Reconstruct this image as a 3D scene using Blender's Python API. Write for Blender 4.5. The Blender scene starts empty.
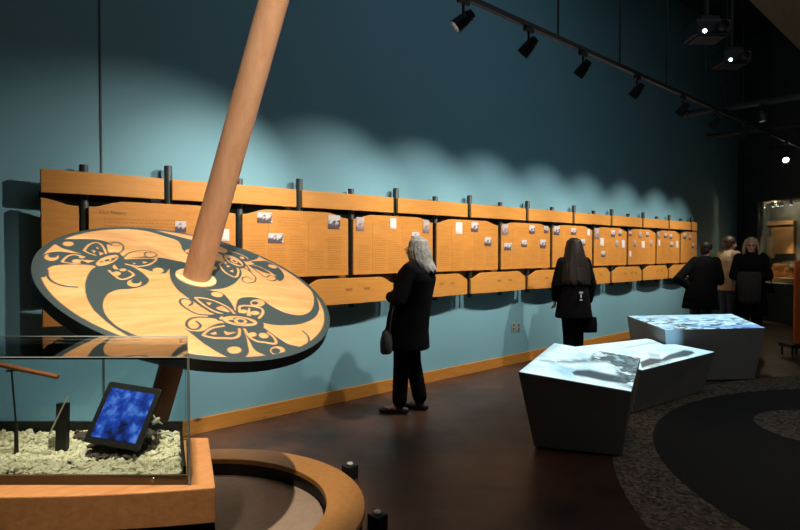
import bpy, bmesh, math, random
import numpy as np
from mathutils import Vector, Matrix
random.seed(7); rng = np.random.default_rng(7)
SC = bpy.context.scene
C = SC.collection
pi = math.pi

# ------------------------------------------------------------------ camera
F, CX, CY, H = 610.0, 400.0, 265.0, 1.54
_p = math.atan(15 / F); _a = math.atan(630 / math.hypot(F, 15))
V = np.array([math.cos(_a) * math.cos(_p), math.sin(_a) * math.cos(_p), -math.sin(_p)])
R_ = np.array([math.sin(_a), -math.cos(_a), 0.0])
U = np.cross(R_, V)
VH = np.array([math.cos(_a), math.sin(_a), 0.0])
O = np.array([0, 0, H])
cd = bpy.data.cameras.new('camera'); cam = bpy.data.objects.new('camera', cd); C.objects.link(cam)
cd.sensor_width = 36; cd.lens = F / 800 * 36; cd.clip_start = .05; cd.clip_end = 100
cam.matrix_world = Matrix(((R_[0], U[0], -V[0], 0), (R_[1], U[1], -V[1], 0), (R_[2], U[2], -V[2], H), (0, 0, 0, 1)))
SC.camera = cam

# ------------------------------------------------------------------ world, lights, exposure
SC.view_settings.view_transform = 'Standard'; SC.view_settings.look = 'None'
SC.view_settings.gamma = 1; SC.view_settings.exposure = 0.0; SC.view_settings.use_curve_mapping = False
w = bpy.data.worlds.new('world'); SC.world = w; w.use_nodes = True
w.node_tree.nodes['Background'].inputs[0].default_value = (1, .92, .88, 1)
w.node_tree.nodes['Background'].inputs[1].default_value = .045

WM = {}
def spot(name, loc, target, power, cone, blend, col=(1, .93, .82), size=.03, parent=None):
    l = bpy.data.lights.new(name, 'SPOT'); l.energy = power; l.spot_size = math.radians(cone); l.spot_blend = blend
    l.color = col; l.shadow_soft_size = size
    o = bpy.data.objects.new(name, l); C.objects.link(o)
    d = (Vector(target) - Vector(loc)).normalized()
    o.rotation_mode = 'QUATERNION'
    m = Matrix.Translation(Vector(loc)) @ d.to_track_quat('-Z', 'Y').to_matrix().to_4x4()
    if parent is not None:
        o.parent = parent; m = WM[parent].inverted() @ m
    o.location = m.to_translation(); o.rotation_quaternion = m.to_quaternion()
    return o
WM = {}
TY, TZ = 3.0, 3.43           # the wall track: distance from camera plane and height
WALL_SPOTS = [               # (x on the track, aim x, aim z, watts, cone)
    (2.45, 2.5, 1.3, 170, 76), (3.57, 1.9, 1.35, 290, 72), (4.43, 3.7, 1.3, 270, 77), (5.34, 5.0, 1.3, 290, 77),
    (6.49, 6.2, 1.3, 280, 77), (7.75, 7.5, 1.3, 280, 76), (8.85, 8.7, 1.3, 260, 74), (10.1, 10.0, 1.3, 250, 72), (11.3, 11.3, 1.35, 250, 68), (12.3, 12.3, 1.5, 150, 58)]
DISC_SPOT = ((1.03, -.2, 6.0), (1.5, 2.9, 1.2), 1850, 21)
# unseen lamps: over-whorl one set from its cast shadow, the rest added by estimate
spot('lamp_over_whorl', *DISC_SPOT[:3], DISC_SPOT[3], .5, (1, .9, .74), .04)
spot('lamp_beside_whorl', (2.2, .55, 4.3), (1.42, 2.35, 1.9), 330, 30, 1, (1, .86, .68), .06)
spot('case_top_fill', (.60, 1.78, 4.4), (.68, 2.0, .9), 420, 22, .9, (1, .88, .7), .05)  # added above the case to brighten the chips through the top pane
spot('case_front_fill', (.35, .9, 3.6), (.68, 1.92, .9), 240, 26, .9, (1, .86, .66), .05)  # extra frontal fill added for the front of the fir base
spot('lamp_over_floor', (3.6, 1.6, 4.2), (3.8, 2.4, 0), 22, 70, 1, (1, .72, .55), .1)
spot('table_front_fill', (3.0, -2.6, 4.4), (6.4, 1.7, .3), 95, 52, 1, (1, .97, .93), .1)  # fill added from the camera side to brighten the table fronts
al = bpy.data.lights.new('upper_wall_fill', 'AREA'); al.shape = 'RECTANGLE'; al.size = 5; al.size_y = .6; al.energy = 10; al.color = (.6, .8, 1); al.spread = math.radians(130)  # soft fill added for the upper wall, no fixture behind it
ao = bpy.data.objects.new('upper_wall_fill', al); C.objects.link(ao); ao.location = (5.2, 2.2, 6.1); ao.rotation_euler = Vector((0, 1.6, -2.4)).to_track_quat('-Z', 'X').to_euler()
ao.rotation_euler = (math.radians(34), 0, 0)
a2 = bpy.data.lights.new('ceiling_fill', 'AREA'); a2.shape = 'RECTANGLE'; a2.size = 13; a2.size_y = 6; a2.energy = 60; a2.color = (.95, .98, 1)  # broad overhead fill added to lift the darkest areas
a3 = bpy.data.objects.new('ceiling_fill', a2); C.objects.link(a3); a3.location = (8.5, -1.6, 6.3)
spot('lamp_over_group', (8.2, 1.0, 4.2), (10.6, 3.4, 1.5), 130, 32, 1, (1, .84, .66), .1)

# ------------------------------------------------------------------ helpers
def ray(x, y): return V + (x - CX) / F * R_ - (y - CY) / F * U
def atz(x, y, z): d = ray(x, y); return d * (z - H) / d[2] + O
def aty(x, y, Y): d = ray(x, y); return d * (Y / d[1]) + O
def atd(x, y, dep): return ray(x, y) * dep + O
def lat(s, d, z=0): return np.array([0, 0, z]) + VH * d + R_ * s     # sideways, ahead, height

def tag(o, label, cat, group=None, kind=None):
    o['label'] = label; o['category'] = cat
    if group: o['group'] = group
    if kind: o['kind'] = kind
    return o
def thing(name, label, cat, loc, rotz=0, group=None, rot=None):
    o = bpy.data.objects.new(name, None); C.objects.link(o); o.empty_display_size = .1
    m = Matrix.Translation(Vector(loc)) @ (rot if rot is not None else Matrix.Rotation(rotz, 4, 'Z'))
    o.matrix_world = m; o.location = m.to_translation(); o.rotation_euler = m.to_euler(); WM[o] = m
    return tag(o, label, cat, group)

def nd(nt, t, **k):
    n = nt.nodes.new(t)
    for a, b in k.items(): setattr(n, a, b)
    return n
def mat(name, col, rough=.5, metal=0, spec=.5, emit=None, es=0, noise=None, bump=0, bscale=40, coat=0):
    m = bpy.data.materials.new(name); m.use_nodes = True; nt = m.node_tree; b = nt.nodes['Principled BSDF']
    b.inputs['Base Color'].default_value = (*col, 1); b.inputs['Roughness'].default_value = rough
    b.inputs['Metallic'].default_value = metal; b.inputs['Specular IOR Level'].default_value = spec
    b.inputs['Coat Weight'].default_value = coat
    if emit: b.inputs['Emission Color'].default_value = (*emit, 1); b.inputs['Emission Strength'].default_value = es
    tc = nd(nt, 'ShaderNodeTexCoord')
    if noise:
        sc, col2 = noise[0], noise[1]
        n = nd(nt, 'ShaderNodeTexNoise'); n.inputs['Scale'].default_value = sc; n.inputs['Detail'].default_value = 6
        nt.links.new(tc.outputs['Object'], n.inputs['Vector'])
        r = nd(nt, 'ShaderNodeValToRGB'); r.color_ramp.elements[0].color = (*col, 1); r.color_ramp.elements[1].color = (*col2, 1)
        r.color_ramp.elements[0].position = .35; r.color_ramp.elements[1].position = .65
        nt.links.new(n.outputs['Fac'], r.inputs[0]); nt.links.new(r.outputs[0], b.inputs['Base Color'])
    if bump:
        n = nd(nt, 'ShaderNodeTexNoise'); n.inputs['Scale'].default_value = bscale; n.inputs['Detail'].default_value = 4
        nt.links.new(tc.outputs['Object'], n.inputs['Vector'])
        bp = nd(nt, 'ShaderNodeBump'); bp.inputs['Strength'].default_value = bump; bp.inputs['Distance'].default_value = .01
        nt.links.new(n.outputs['Fac'], bp.inputs['Height']); nt.links.new(bp.outputs[0], b.inputs['Normal'])
    return m
def wood(name, c1, c2, scale=(1, 1, 1), rough=.45, coat=0.0, knots=False, paint=None, coord='Object', band=14):
    """grain runs along the axis whose scale is small"""
    m = bpy.data.materials.new(name); m.use_nodes = True; nt = m.node_tree; b = nt.nodes['Principled BSDF']
    b.inputs['Roughness'].default_value = rough; b.inputs['Coat Weight'].default_value = coat; b.inputs['Coat Roughness'].default_value = .2
    tc = nd(nt, 'ShaderNodeTexCoord'); mp = nd(nt, 'ShaderNodeMapping'); mp.inputs['Scale'].default_value = scale
    nt.links.new(tc.outputs[coord], mp.inputs[0])
    n = nd(nt, 'ShaderNodeTexNoise'); n.inputs['Scale'].default_value = band; n.inputs['Detail'].default_value = 8; n.inputs['Roughness'].default_value = .65
    n.inputs['Distortion'].default_value = .6
    nt.links.new(mp.outputs[0], n.inputs['Vector'])
    r = nd(nt, 'ShaderNodeValToRGB'); r.color_ramp.elements[0].color = (*c1, 1); r.color_ramp.elements[1].color = (*c2, 1)
    r.color_ramp.elements[0].position = .3; r.color_ramp.elements[1].position = .7
    nt.links.new(n.outputs['Fac'], r.inputs[0]); out = r.outputs[0]
    if knots:
        v = nd(nt, 'ShaderNodeTexVoronoi'); v.inputs['Scale'].default_value = 2.6
        mk = nd(nt, 'ShaderNodeMapping'); mk.inputs['Scale'].default_value = (1, 1, 2.2); nt.links.new(tc.outputs[coord], mk.inputs[0]); nt.links.new(mk.outputs[0], v.inputs['Vector'])
        kr = nd(nt, 'ShaderNodeValToRGB'); kr.color_ramp.elements[0].color = (.12, .05, .02, 1); kr.color_ramp.elements[0].position = .04
        kr.color_ramp.elements[1].color = (1, 1, 1, 1); kr.color_ramp.elements[1].position = .13
        nt.links.new(v.outputs['Distance'], kr.inputs[0])
        mx = nd(nt, 'ShaderNodeMix', data_type='RGBA', blend_type='MULTIPLY'); mx.inputs[0].default_value = 1
        nt.links.new(out, mx.inputs[6]); nt.links.new(kr.outputs[0], mx.inputs[7]); out = mx.outputs[2]
    if paint:
        at = nd(nt, 'ShaderNodeAttribute', attribute_name='paint')
        mx = nd(nt, 'ShaderNodeMix', data_type='RGBA'); nt.links.new(at.outputs['Fac'], mx.inputs[0])
        nt.links.new(out, mx.inputs[6]); mx.inputs[7].default_value = (*paint, 1); out = mx.outputs[2]
        bp = nd(nt, 'ShaderNodeBump'); bp.inputs['Strength'].default_value = .6; bp.inputs['Distance'].default_value = .006
        nt.links.new(at.outputs['Fac'], bp.inputs['Height']); nt.links.new(bp.outputs[0], b.inputs['Normal'])
    nt.links.new(out, b.inputs['Base Color'])
    return m
def glass_mat(name, tint=(.9, .96, .96), refl=1.0):
    m = bpy.data.materials.new(name); m.use_nodes = True; nt = m.node_tree
    for n in list(nt.nodes):
        if n.type == 'BSDF_PRINCIPLED': nt.nodes.remove(n)
    out = [n for n in nt.nodes if n.type == 'OUTPUT_MATERIAL'][0]
    t = nd(nt, 'ShaderNodeBsdfTransparent'); t.inputs[0].default_value = (*tint, 1)
    g = nd(nt, 'ShaderNodeBsdfGlossy'); g.inputs['Roughness'].default_value = .0
    fr = nd(nt, 'ShaderNodeFresnel'); fr.inputs[0].default_value = 1.5
    mu = nd(nt, 'ShaderNodeMath', operation='MULTIPLY'); mu.inputs[1].default_value = refl; nt.links.new(fr.outputs[0], mu.inputs[0])
    mx = nd(nt, 'ShaderNodeMixShader'); nt.links.new(mu.outputs[0], mx.inputs[0])
    nt.links.new(t.outputs[0], mx.inputs[1]); nt.links.new(g.outputs[0], mx.inputs[2]); nt.links.new(mx.outputs[0], out.inputs[0])
    return m

def frame(d):
    d = Vector(d).normalized(); a = Vector((0, 0, 1)) if abs(d.z) < .9 else Vector((1, 0, 0))
    x = a.cross(d).normalized(); y = d.cross(x); return x, y, d
class MB:
    def __init__(s): s.v = []; s.f = []; s.m = []; s.mi = 0
    def add(s, vs, fs):
        n = len(s.v); s.v += [tuple(float(c) for c in v) for v in vs]
        for f in fs: s.f.append([i + n for i in f]); s.m.append(s.mi)
        return s
    def box(s, c, size, M=None):
        a, b, d = [q / 2 for q in size]; vs = [Vector((x, y, z)) for x in (-a, a) for y in (-b, b) for z in (-d, d)]
        if M is not None: vs = [M @ v for v in vs]
        vs = [v + Vector(c) for v in vs]
        return s.add(vs, [(0, 1, 3, 2), (4, 6, 7, 5), (0, 4, 5, 1), (2, 3, 7, 6), (0, 2, 6, 4), (1, 5, 7, 3)])
    def hexa(s, b, t):          # bottom and top quads, same order
        return s.add(list(b) + list(t), [(3, 2, 1, 0), (4, 5, 6, 7), (0, 1, 5, 4), (1, 2, 6, 5), (2, 3, 7, 6), (3, 0, 4, 7)])
    def lathe(s, p0, d, prof, n=24):    # prof: (distance along d, radius)
        x, y, d = frame(d); p0 = Vector(p0); vs = []; fs = []
        for h, r in prof:
            for k in range(n):
                t = 2 * pi * k / n; vs.append(p0 + d * h + (x * math.cos(t) + y * math.sin(t)) * max(r, 1e-5))
        for i in range(len(prof) - 1):
            for k in range(n):
                k2 = (k + 1) % n; fs.append((i * n + k, i * n + k2, (i + 1) * n + k2, (i + 1) * n + k))
        fs.append(tuple(range(n - 1, -1, -1))); L = (len(prof) - 1) * n; fs.append(tuple(range(L, L + n)))
        return s.add(vs, fs)
    def rod(s, p0, p1, r, r1=None, n=16):
        d = Vector(p1) - Vector(p0); return s.lathe(p0, d, [(0, r), (d.length, r if r1 is None else r1)], n)
    def tube(s, pts, r, n=8):
        pts = [Vector(p) for p in pts]; vs = []; fs = []; x = None
        for i, p in enumerate(pts):
            d = (pts[min(i + 1, len(pts) - 1)] - pts[max(i - 1, 0)]).normalized()
            if x is None: x, y, _ = frame(d)
            else: x = (x - d * x.dot(d)).normalized(); y = d.cross(x)
            for k in range(n):
                t = 2 * pi * k / n; vs.append(p + (x * math.cos(t) + y * math.sin(t)) * r)
        for i in range(len(pts) - 1):
            for k in range(n):
                k2 = (k + 1) % n; fs.append((i * n + k, i * n + k2, (i + 1) * n + k2, (i + 1) * n + k))
        fs.append(tuple(range(n - 1, -1, -1))); L = (len(pts) - 1) * n; fs.append(tuple(range(L, L + n)))
        return s.add(vs, fs)
    def ell(s, c, rad, M=None, nu=16, nv=10):
        vs = [Vector((0, 0, rad[2]))]; fs = []
        for i in range(1, nv):
            a = pi * i / nv
            for k in range(nu): t = 2 * pi * k / nu; vs.append(Vector((rad[0] * math.sin(a) * math.cos(t), rad[1] * math.sin(a) * math.sin(t), rad[2] * math.cos(a))))
        vs.append(Vector((0, 0, -rad[2])))
        for k in range(nu):
            k2 = (k + 1) % nu; fs.append((0, 1 + k, 1 + k2)); B = 1 + (nv - 2) * nu; fs.append((len(vs) - 1, B + k2, B + k))
            for i in range(nv - 2): a = 1 + i * nu; fs.append((a + k, a + nu + k, a + nu + k2, a + k2))
        if M is not None: vs = [M @ v for v in vs]
        return s.add([v + Vector(c) for v in vs], fs)
    def cap(s, p0, p1, r0, r1, n=12):   # tapered capsule
        L = (Vector(p1) - Vector(p0)).length; d = Vector(p1) - Vector(p0)
        if L < 1e-4: return s.ell(p0, (r0,) * 3)
        prof = [(-r0 * math.cos(t), r0 * math.sin(t)) for t in [0, .35, .7, 1.1, 1.5]] + [(L + r1 * math.sin(t), r1 * math.cos(t)) for t in [0, .4, .8, 1.2, 1.5707]]
        return s.lathe(p0, d, prof, n)
    def loft(s, rings, n=28):           # rings: (cx, cy, z, rx, ry)
        vs = []; fs = []
        for cx, cy, z, rx, ry in rings:
            for k in range(n):
                t = 2 * pi * k / n; c, q = math.cos(t), math.sin(t); e = .85
                vs.append((cx + rx * abs(c) ** e * (1 if c > 0 else -1), cy + ry * abs(q) ** e * (1 if q > 0 else -1), z))
        for i in range(len(rings) - 1):
            for k in range(n):
                k2 = (k + 1) % n; fs.append((i * n + k, i * n + k2, (i + 1) * n + k2, (i + 1) * n + k))
        fs.append(tuple(range(n - 1, -1, -1))); L = (len(rings) - 1) * n; fs.append(tuple(range(L, L + n)))
        return s.add(vs, fs)
    def prism(s, poly, h, fn):          # fn(u, v, t) -> world; t 0..h
        n = len(poly); vs = [fn(u, v, 0) for u, v in poly] + [fn(u, v, h) for u, v in poly]
        return s.add(vs, [tuple(range(n)), tuple(range(2 * n - 1, n - 1, -1))] + [(i, (i + 1) % n, (i + 1) % n + n, i + n) for i in range(n)])
    def annulus(s, c, r0, r1, z0, z1, n=96):
        vs = []; fs = []
        for r, z in ((r1, z0), (r1, z1), (r0, z1), (r0, z0)):
            for k in range(n): t = 2 * pi * k / n; vs.append((c[0] + r * math.cos(t), c[1] + r * math.sin(t), z))
        for i in range(4):
            j = (i + 1) % 4
            for k in range(n): k2 = (k + 1) % n; fs.append((i * n + k, i * n + k2, j * n + k2, j * n + k))
        return s.add(vs, fs)
    def disc(s, c, r, z0, z1, n=96): return s.lathe((c[0], c[1], z0), (0, 0, 1), [(0, r), (z1 - z0, r)], n)
    def build(s, name, mats, parent=None, smooth=False, bevel=0, local=False, fixn=True):
        """vertices are world coordinates; with local=True they are in the parent's frame"""
        vs = [Vector(v) for v in s.v]
        PW = WM[parent] if parent is not None else Matrix.Identity(4)
        if local: vs = [PW @ v for v in vs]
        lo = Vector([min(v[i] for v in vs) for i in range(3)]); hi = Vector([max(v[i] for v in vs) for i in range(3)])
        o_ = Vector(((lo.x + hi.x) / 2, (lo.y + hi.y) / 2, lo.z))
        W = Matrix.Translation(o_); me = bpy.data.meshes.new(name)
        me.from_pydata([v - o_ for v in vs], [], s.f)
        if not isinstance(mats, (list, tuple)): mats = [mats]
        for m in mats: me.materials.append(m)
        if len(mats) > 1: me.polygons.foreach_set('material_index', s.m)
        if fixn:
            bm = bmesh.new(); bm.from_mesh(me); bmesh.ops.recalc_face_normals(bm, faces=bm.faces); bm.to_mesh(me); bm.free()
        if smooth: me.polygons.foreach_set('use_smooth', [True] * len(me.polygons))
        me.update()
        o = bpy.data.objects.new(name, me); C.objects.link(o)
        if parent is not None:
            o.parent = parent; L = PW.inverted() @ W; o.location = L.to_translation(); o.rotation_euler = L.to_euler()
        else: o.location = o_
        WM[o] = W
        if bevel:
            b = o.modifiers.new('bevel', 'BEVEL'); b.width = bevel; b.segments = 2; b.limit_method = 'ANGLE'
        if smooth:
            try: me.set_sharp_from_angle(angle=math.radians(42))
            except Exception: pass
        return o
    def blob(s, name, m, parent, voxel=.006, it=3, local=True, factor=.5, ratio=1.0, split=None):
        """fuse the closed shapes into one continuous surface"""
        o = s.build(name, m, parent, local=local, fixn=False)
        r = o.modifiers.new('r', 'REMESH'); r.mode = 'VOXEL'; r.voxel_size = voxel; r.use_smooth_shade = True
        if it: q = o.modifiers.new('s', 'SMOOTH'); q.iterations = it; q.factor = factor
        if ratio < 1: d = o.modifiers.new('d', 'DECIMATE'); d.ratio = ratio
        dg = bpy.context.evaluated_depsgraph_get(); me = bpy.data.meshes.new_from_object(o.evaluated_get(dg))
        o.modifiers.clear(); old = o.data; me.name = name; o.data = me
        if not me.materials: me.materials.append(m)
        me.polygons.foreach_set('use_smooth', [True] * len(me.polygons))
        return o
def struct(mb, name, m, **k): o = mb.build(name, m, **k); o['kind'] = 'structure'; return o
def spline(pts, closed=True, n=6):
    P = np.array(pts, float); N = len(P); out = []
    for i in range(N if closed else N - 1):
        p = [P[(i + j) % N] if closed else P[min(max(i + j, 0), N - 1)] for j in (-1, 0, 1, 2)]
        for k in range(n):
            t = k / n
            out.append(.5 * (2 * p[1] + (p[2] - p[0]) * t + (2 * p[0] - 5 * p[1] + 4 * p[2] - p[3]) * t * t + (-p[0] + 3 * p[1] - 3 * p[2] + p[3]) * t ** 3))
    if not closed: out.append(P[-1])
    return np.array(out)
def inside(P, poly):
    x, y = P[:, 0], P[:, 1]; r = np.zeros(len(P), bool); n = len(poly)
    for i in range(n):
        x0, y0 = poly[i]; x1, y1 = poly[(i + 1) % n]
        if y0 == y1: continue
        r ^= ((y0 > y) != (y1 > y)) & (x < (x1 - x0) * (y - y0) / (y1 - y0) + x0)
    return r
def segd(P, line):
    d = np.full(len(P), 1e9)
    for a, b in zip(line[:-1], line[1:]):
        ab = b - a; t = np.clip(((P - a) @ ab) / max(ab @ ab, 1e-12), 0, 1); d = np.minimum(d, np.hypot(*(P - a - t[:, None] * ab).T))
    return d
def text(parent, name, body, loc, size, xdir, zdir, m, thick=.0006):
    cu = bpy.data.curves.new(name, 'FONT'); cu.body = body; cu.size = size; cu.extrude = thick
    o = bpy.data.objects.new(name, cu); C.objects.link(o)
    dg = bpy.context.evaluated_depsgraph_get(); me = bpy.data.meshes.new_from_object(o.evaluated_get(dg)); bpy.data.objects.remove(o)
    x = Vector(xdir).normalized(); z = Vector(zdir).normalized(); y = z.cross(x)
    M = Matrix((x, y, z)).transposed().to_4x4(); M.translation = Vector(loc)
    b = MB(); b.add([M @ v.co for v in me.vertices], [tuple(p.vertices) for p in me.polygons]); bpy.data.meshes.remove(me)
    return b.build(name, m, parent, fixn=False)

# ------------------------------------------------------------------ materials
M_wall = mat('blue_wall_paint', (.175, .375, .45), .7, noise=(1.3, (.185, .39, .465)), bump=.05, bscale=60)
M_dark = mat('dark_wall_paint', (.075, .085, .085), .8, noise=(2, (.09, .1, .1)))
M_black = mat('black_metal', (.012, .012, .012), .45, spec=.4)
M_post = mat('black_post', (.02, .03, .03), .5, noise=(20, (.03, .042, .04)))
M_ceil = mat('dark_ceiling', (.03, .032, .033), .9, noise=(3, (.04, .04, .04)))
M_panel = wood('panel_cedar', (.55, .215, .034), (.66, .28, .056), (.5, 1, 3.0), .45, band=9)
M_panel2 = wood('board_cedar', (.57, .23, .037), (.68, .30, .062), (.35, 1, 4.5), .45, band=9)
M_brown = wood('shaded_rail_wood', (.36, .14, .035), (.44, .18, .05), (.4, 1, 3), .6)  # darker brown puts the shade behind the boards into the wood colour
M_base = wood('knotty_pine', (.42, .165, .026), (.58, .255, .05), (.35, 1, 5), .4, knots=True, band=10)
M_disc = wood('carved_cedar', (.62, .29, .10), (.80, .47, .21), (.7, 5, 1), .42, paint=(.05, .073, .076), band=4)
M_rim = mat('dark_rim_paint', (.02, .027, .03), .5, noise=(8, (.03, .04, .042)))
M_shaft = wood('shaft_cedar', (.58, .30, .165), (.70, .40, .24), (5, 5, .35), .4, coat=.1, band=6)
M_collar = wood('collar_wood', (.72, .50, .24), (.82, .6, .32), (3, 3, 3), .5)
M_ring = wood('ring_wood', (.40, .17, .04), (.52, .24, .06), (2, 2, 2), .35, band=12)
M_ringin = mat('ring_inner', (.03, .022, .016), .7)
M_pool = wood('brown_board', (.30, .21, .15), (.38, .28, .2), (2.2, 7, 1), .55, band=6)
M_case = wood('case_wood', (.56, .23, .08), (.76, .37, .15), (1, 6, 6), .38, coat=.15, band=7)
M_case.name = 'case_fir'
M_glass = glass_mat('clear_glass', (.93, .97, .97), 1.0)
M_glass2 = glass_mat('case_side_glass', (.93, .97, .97), .8)
M_table = mat('grey_laminate', (.19, .19, .18), .55, noise=(3, (.21, .21, .20)))
M_text = mat('printed_text', (.30, .13, .03), .6)
M_text2 = mat('faint_printed_text', (.47, .185, .034), .6)

# ------------------------------------------------------------------ room
W = 4.84; CE = 6.4
def floor_mat():
    m = bpy.data.materials.new('stained_concrete'); m.use_nodes = True; nt = m.node_tree; b = nt.nodes['Principled BSDF']
    tc = nd(nt, 'ShaderNodeTexCoord')
    n1 = nd(nt, 'ShaderNodeTexNoise'); n1.inputs['Scale'].default_value = 1.6; n1.inputs['Detail'].default_value = 9; n1.inputs['Roughness'].default_value = .65
    nt.links.new(tc.outputs['Object'], n1.inputs['Vector'])
    r = nd(nt, 'ShaderNodeValToRGB'); e = r.color_ramp.elements; e[0].position = .34; e[0].color = (.028, .018, .014, 1); e[1].position = .68; e[1].color = (.11, .05, .03, 1)
    nt.links.new(n1.outputs['Fac'], r.inputs[0]); nt.links.new(r.outputs[0], b.inputs['Base Color'])
    n2 = nd(nt, 'ShaderNodeTexNoise'); n2.inputs['Scale'].default_value = 5; n2.inputs['Detail'].default_value = 5; nt.links.new(tc.outputs['Object'], n2.inputs['Vector'])
    mr = nd(nt, 'ShaderNodeMapRange'); mr.inputs[3].default_value = .32; mr.inputs[4].default_value = .5
    nt.links.new(n2.outputs['Fac'], mr.inputs[0]); nt.links.new(mr.outputs[0], b.inputs['Roughness'])
    bp = nd(nt, 'ShaderNodeBump'); bp.inputs['Strength'].default_value = .12; bp.inputs['Distance'].default_value = .02
    nt.links.new(n2.outputs['Fac'], bp.inputs['Height']); nt.links.new(bp.outputs[0], b.inputs['Normal'])
    b.inputs['Specular IOR Level'].default_value = .35
    return m
XC = 15.9      # where the blue wall ends
struct(MB().box((7.5, -.3, -.05), (19, 11, .1)), 'floor', floor_mat())
struct(MB().box((7.5, -.3, CE + .05), (19, 11, .1)), 'ceiling', M_ceil)
struct(MB().box((6.9, W + .075, CE / 2), (17.8, .15, CE)), 'wall_left', M_wall)
struct(MB().box((-2.075, -.3, CE / 2), (.15, 10.4, CE)), 'wall_rear', M_dark)
struct(MB().box((7.5, -5.875, CE / 2), (19, .15, CE)), 'wall_right', M_dark)
struct(MB().box((1.58, W - .003, 3.4), (.012, .006, 6)), 'trim_1', M_dark)
struct(MB().box((6.88, W - .012, .065 + .0), (17.7, .024, .13)), 'baseboard_left', M_base, bevel=.004)
# carpet inlays in the floor
M_speck = bpy.data.materials.new('speckled_carpet'); M_speck.use_nodes = True
nt = M_speck.node_tree; b = nt.nodes['Principled BSDF']; b.inputs['Roughness'].default_value = .95; b.inputs['Specular IOR Level'].default_value = .1
tc = nd(nt, 'ShaderNodeTexCoord'); v = nd(nt, 'ShaderNodeTexVoronoi'); v.inputs['Scale'].default_value = 42; nt.links.new(tc.outputs['Object'], v.inputs['Vector'])
r = nd(nt, 'ShaderNodeValToRGB'); e = r.color_ramp.elements; e[0].color = (.07, .055, .04, 1); e[1].color = (.27, .22, .17, 1); e[0].position = .2; e[1].position = .9
nt.links.new(v.outputs['Color'], r.inputs[0]); nt.links.new(r.outputs[0], b.inputs['Base Color'])
M_dcarpet = mat('dark_carpet', (.035, .034, .033), .95, spec=.1, noise=(60, (.045, .044, .042)))
def inlay(c, r, z0, z1, m, name, ymax=None):
    n = 160; vs = []
    for k in range(n):
        t = 2 * pi * k / n; x, y = c[0] + r * math.cos(t), c[1] + r * math.sin(t); vs.append((x, max(y, -5.7)))
    b_ = MB(); b_.prism(vs, z1 - z0, lambda u, v_, t: (u, v_, z0 + t)); return struct(b_, name, m)
inlay((6.31, -1.73), 4.37, .001, .004, M_speck, 'floor_trim_1')
inlay((6.07, -.44), 2.8, .004, .007, M_dcarpet, 'floor_trim_2')
inlay((6.29, 1.12), .62, .007, .010, M_speck, 'floor_trim_3')
# wooden soffit at the upper right
sof = MB(); q = [atd(745, -4, 9.5), atd(860, 110, 12.5), atd(1050, 110, 12.0), atd(1000, -60, 9.0)]
sof.hexa([p for p in q], [p + np.array([0, 0, .12]) for p in q]); struct(sof, 'ceiling_trim_1', wood('soffit_wood', (.34, .24, .15), (.42, .31, .2), (1, 1, 1), .7))

# far wall with the built-in display window
PA = aty(752, 250, W - .002); PA[2] = 0
g1 = ray(766, 250) * 13.5; g2 = ray(797, 250) * 12.6
fd = np.array([g2[0] - g1[0], g2[1] - g1[1], 0]); fd /= np.linalg.norm(fd)
t_ = (W - g1[1]) / fd[1]; PA = np.array([g1[0] + fd[0] * t_, W, 0]); fn_ = np.array([fd[1], -fd[0], 0]); fn_ = fn_ if fn_ @ g1 < 0 else -fn_; fn_[2] = 0
def FW(s, z, o=0): return PA + fd * s + fn_ * o + np.array([0, 0, z])     # along the far wall, height, out of it
def sx2(px, o): d = ray(px, 250)[:2]; A = np.array([[d[0], -fd[0]], [d[1], -fd[1]]]); return np.linalg.solve(A, (PA + fn_ * o)[:2])[1]
def sx(px):   # distance along the far wall seen at a pixel column
    d = ray(px, 250)[:2]; A = np.array([[d[0], -fd[0]], [d[1], -fd[1]]]); return np.linalg.solve(A, PA[:2])[1]
s0, s1 = sx(757), sx(800) + .5
def fbox(b_, a0, a1, z0, z1, o0, o1):
    return b_.hexa([FW(a0, z0, o0), FW(a1, z0, o0), FW(a1, z0, o1), FW(a0, z0, o1)], [FW(a0, z1, o0), FW(a1, z1, o0), FW(a1, z1, o1), FW(a0, z1, o1)])
fw = MB()
fbox(fw, -.3, s0, 0, CE, -.14, 0); fbox(fw, s1, 10.5, 0, CE, -.14, 0); fbox(fw, s0, s1, 0, .82, -.14, 0); fbox(fw, s0, s1, 2.62, CE, -.14, 0)
struct(fw, 'wall_back', M_dark)
sN = max(-.1, sx2(752, -.9)); print('sN', sN, s0, s1); nb = MB(); fbox(nb, sN, s1 + .05, .74, .82, -.9, -.145); fbox(nb, sN, s1 + .05, 2.62, 2.7, -.9, -.145); fbox(nb, sN, s1 + .05, .74, 2.7, -.98, -.9)
fbox(nb, sN - .07, sN, .74, 2.7, -.98, -.145); fbox(nb, s1 + .05, s1 + .12, .74, 2.7, -.98, -.145)
struct(nb, 'wall_niche', mat('niche_paint', (.10, .105, .10), .8))
gl = MB(); fbox(gl, s0, s1, .82, 2.62, -.04, -.03); struct(gl, 'window_1', M_glass2)
for k, (zs, dd) in enumerate([(.96, -.3)]):
    st = thing('display_plinth', 'lit pale wooden plinth inside the far display window', 'plinth', FW((s0 + s1) / 2, .82, -.5))
    b_ = MB(); fbox(b_, sx2(764, -.45), s1 - .05, .825, .93, -.7, -.2); b_.build('plinth_slab', wood('plinth_wood', (.5, .3, .13), (.62, .4, .2), (1, 1, 1), .5), st)
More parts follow.
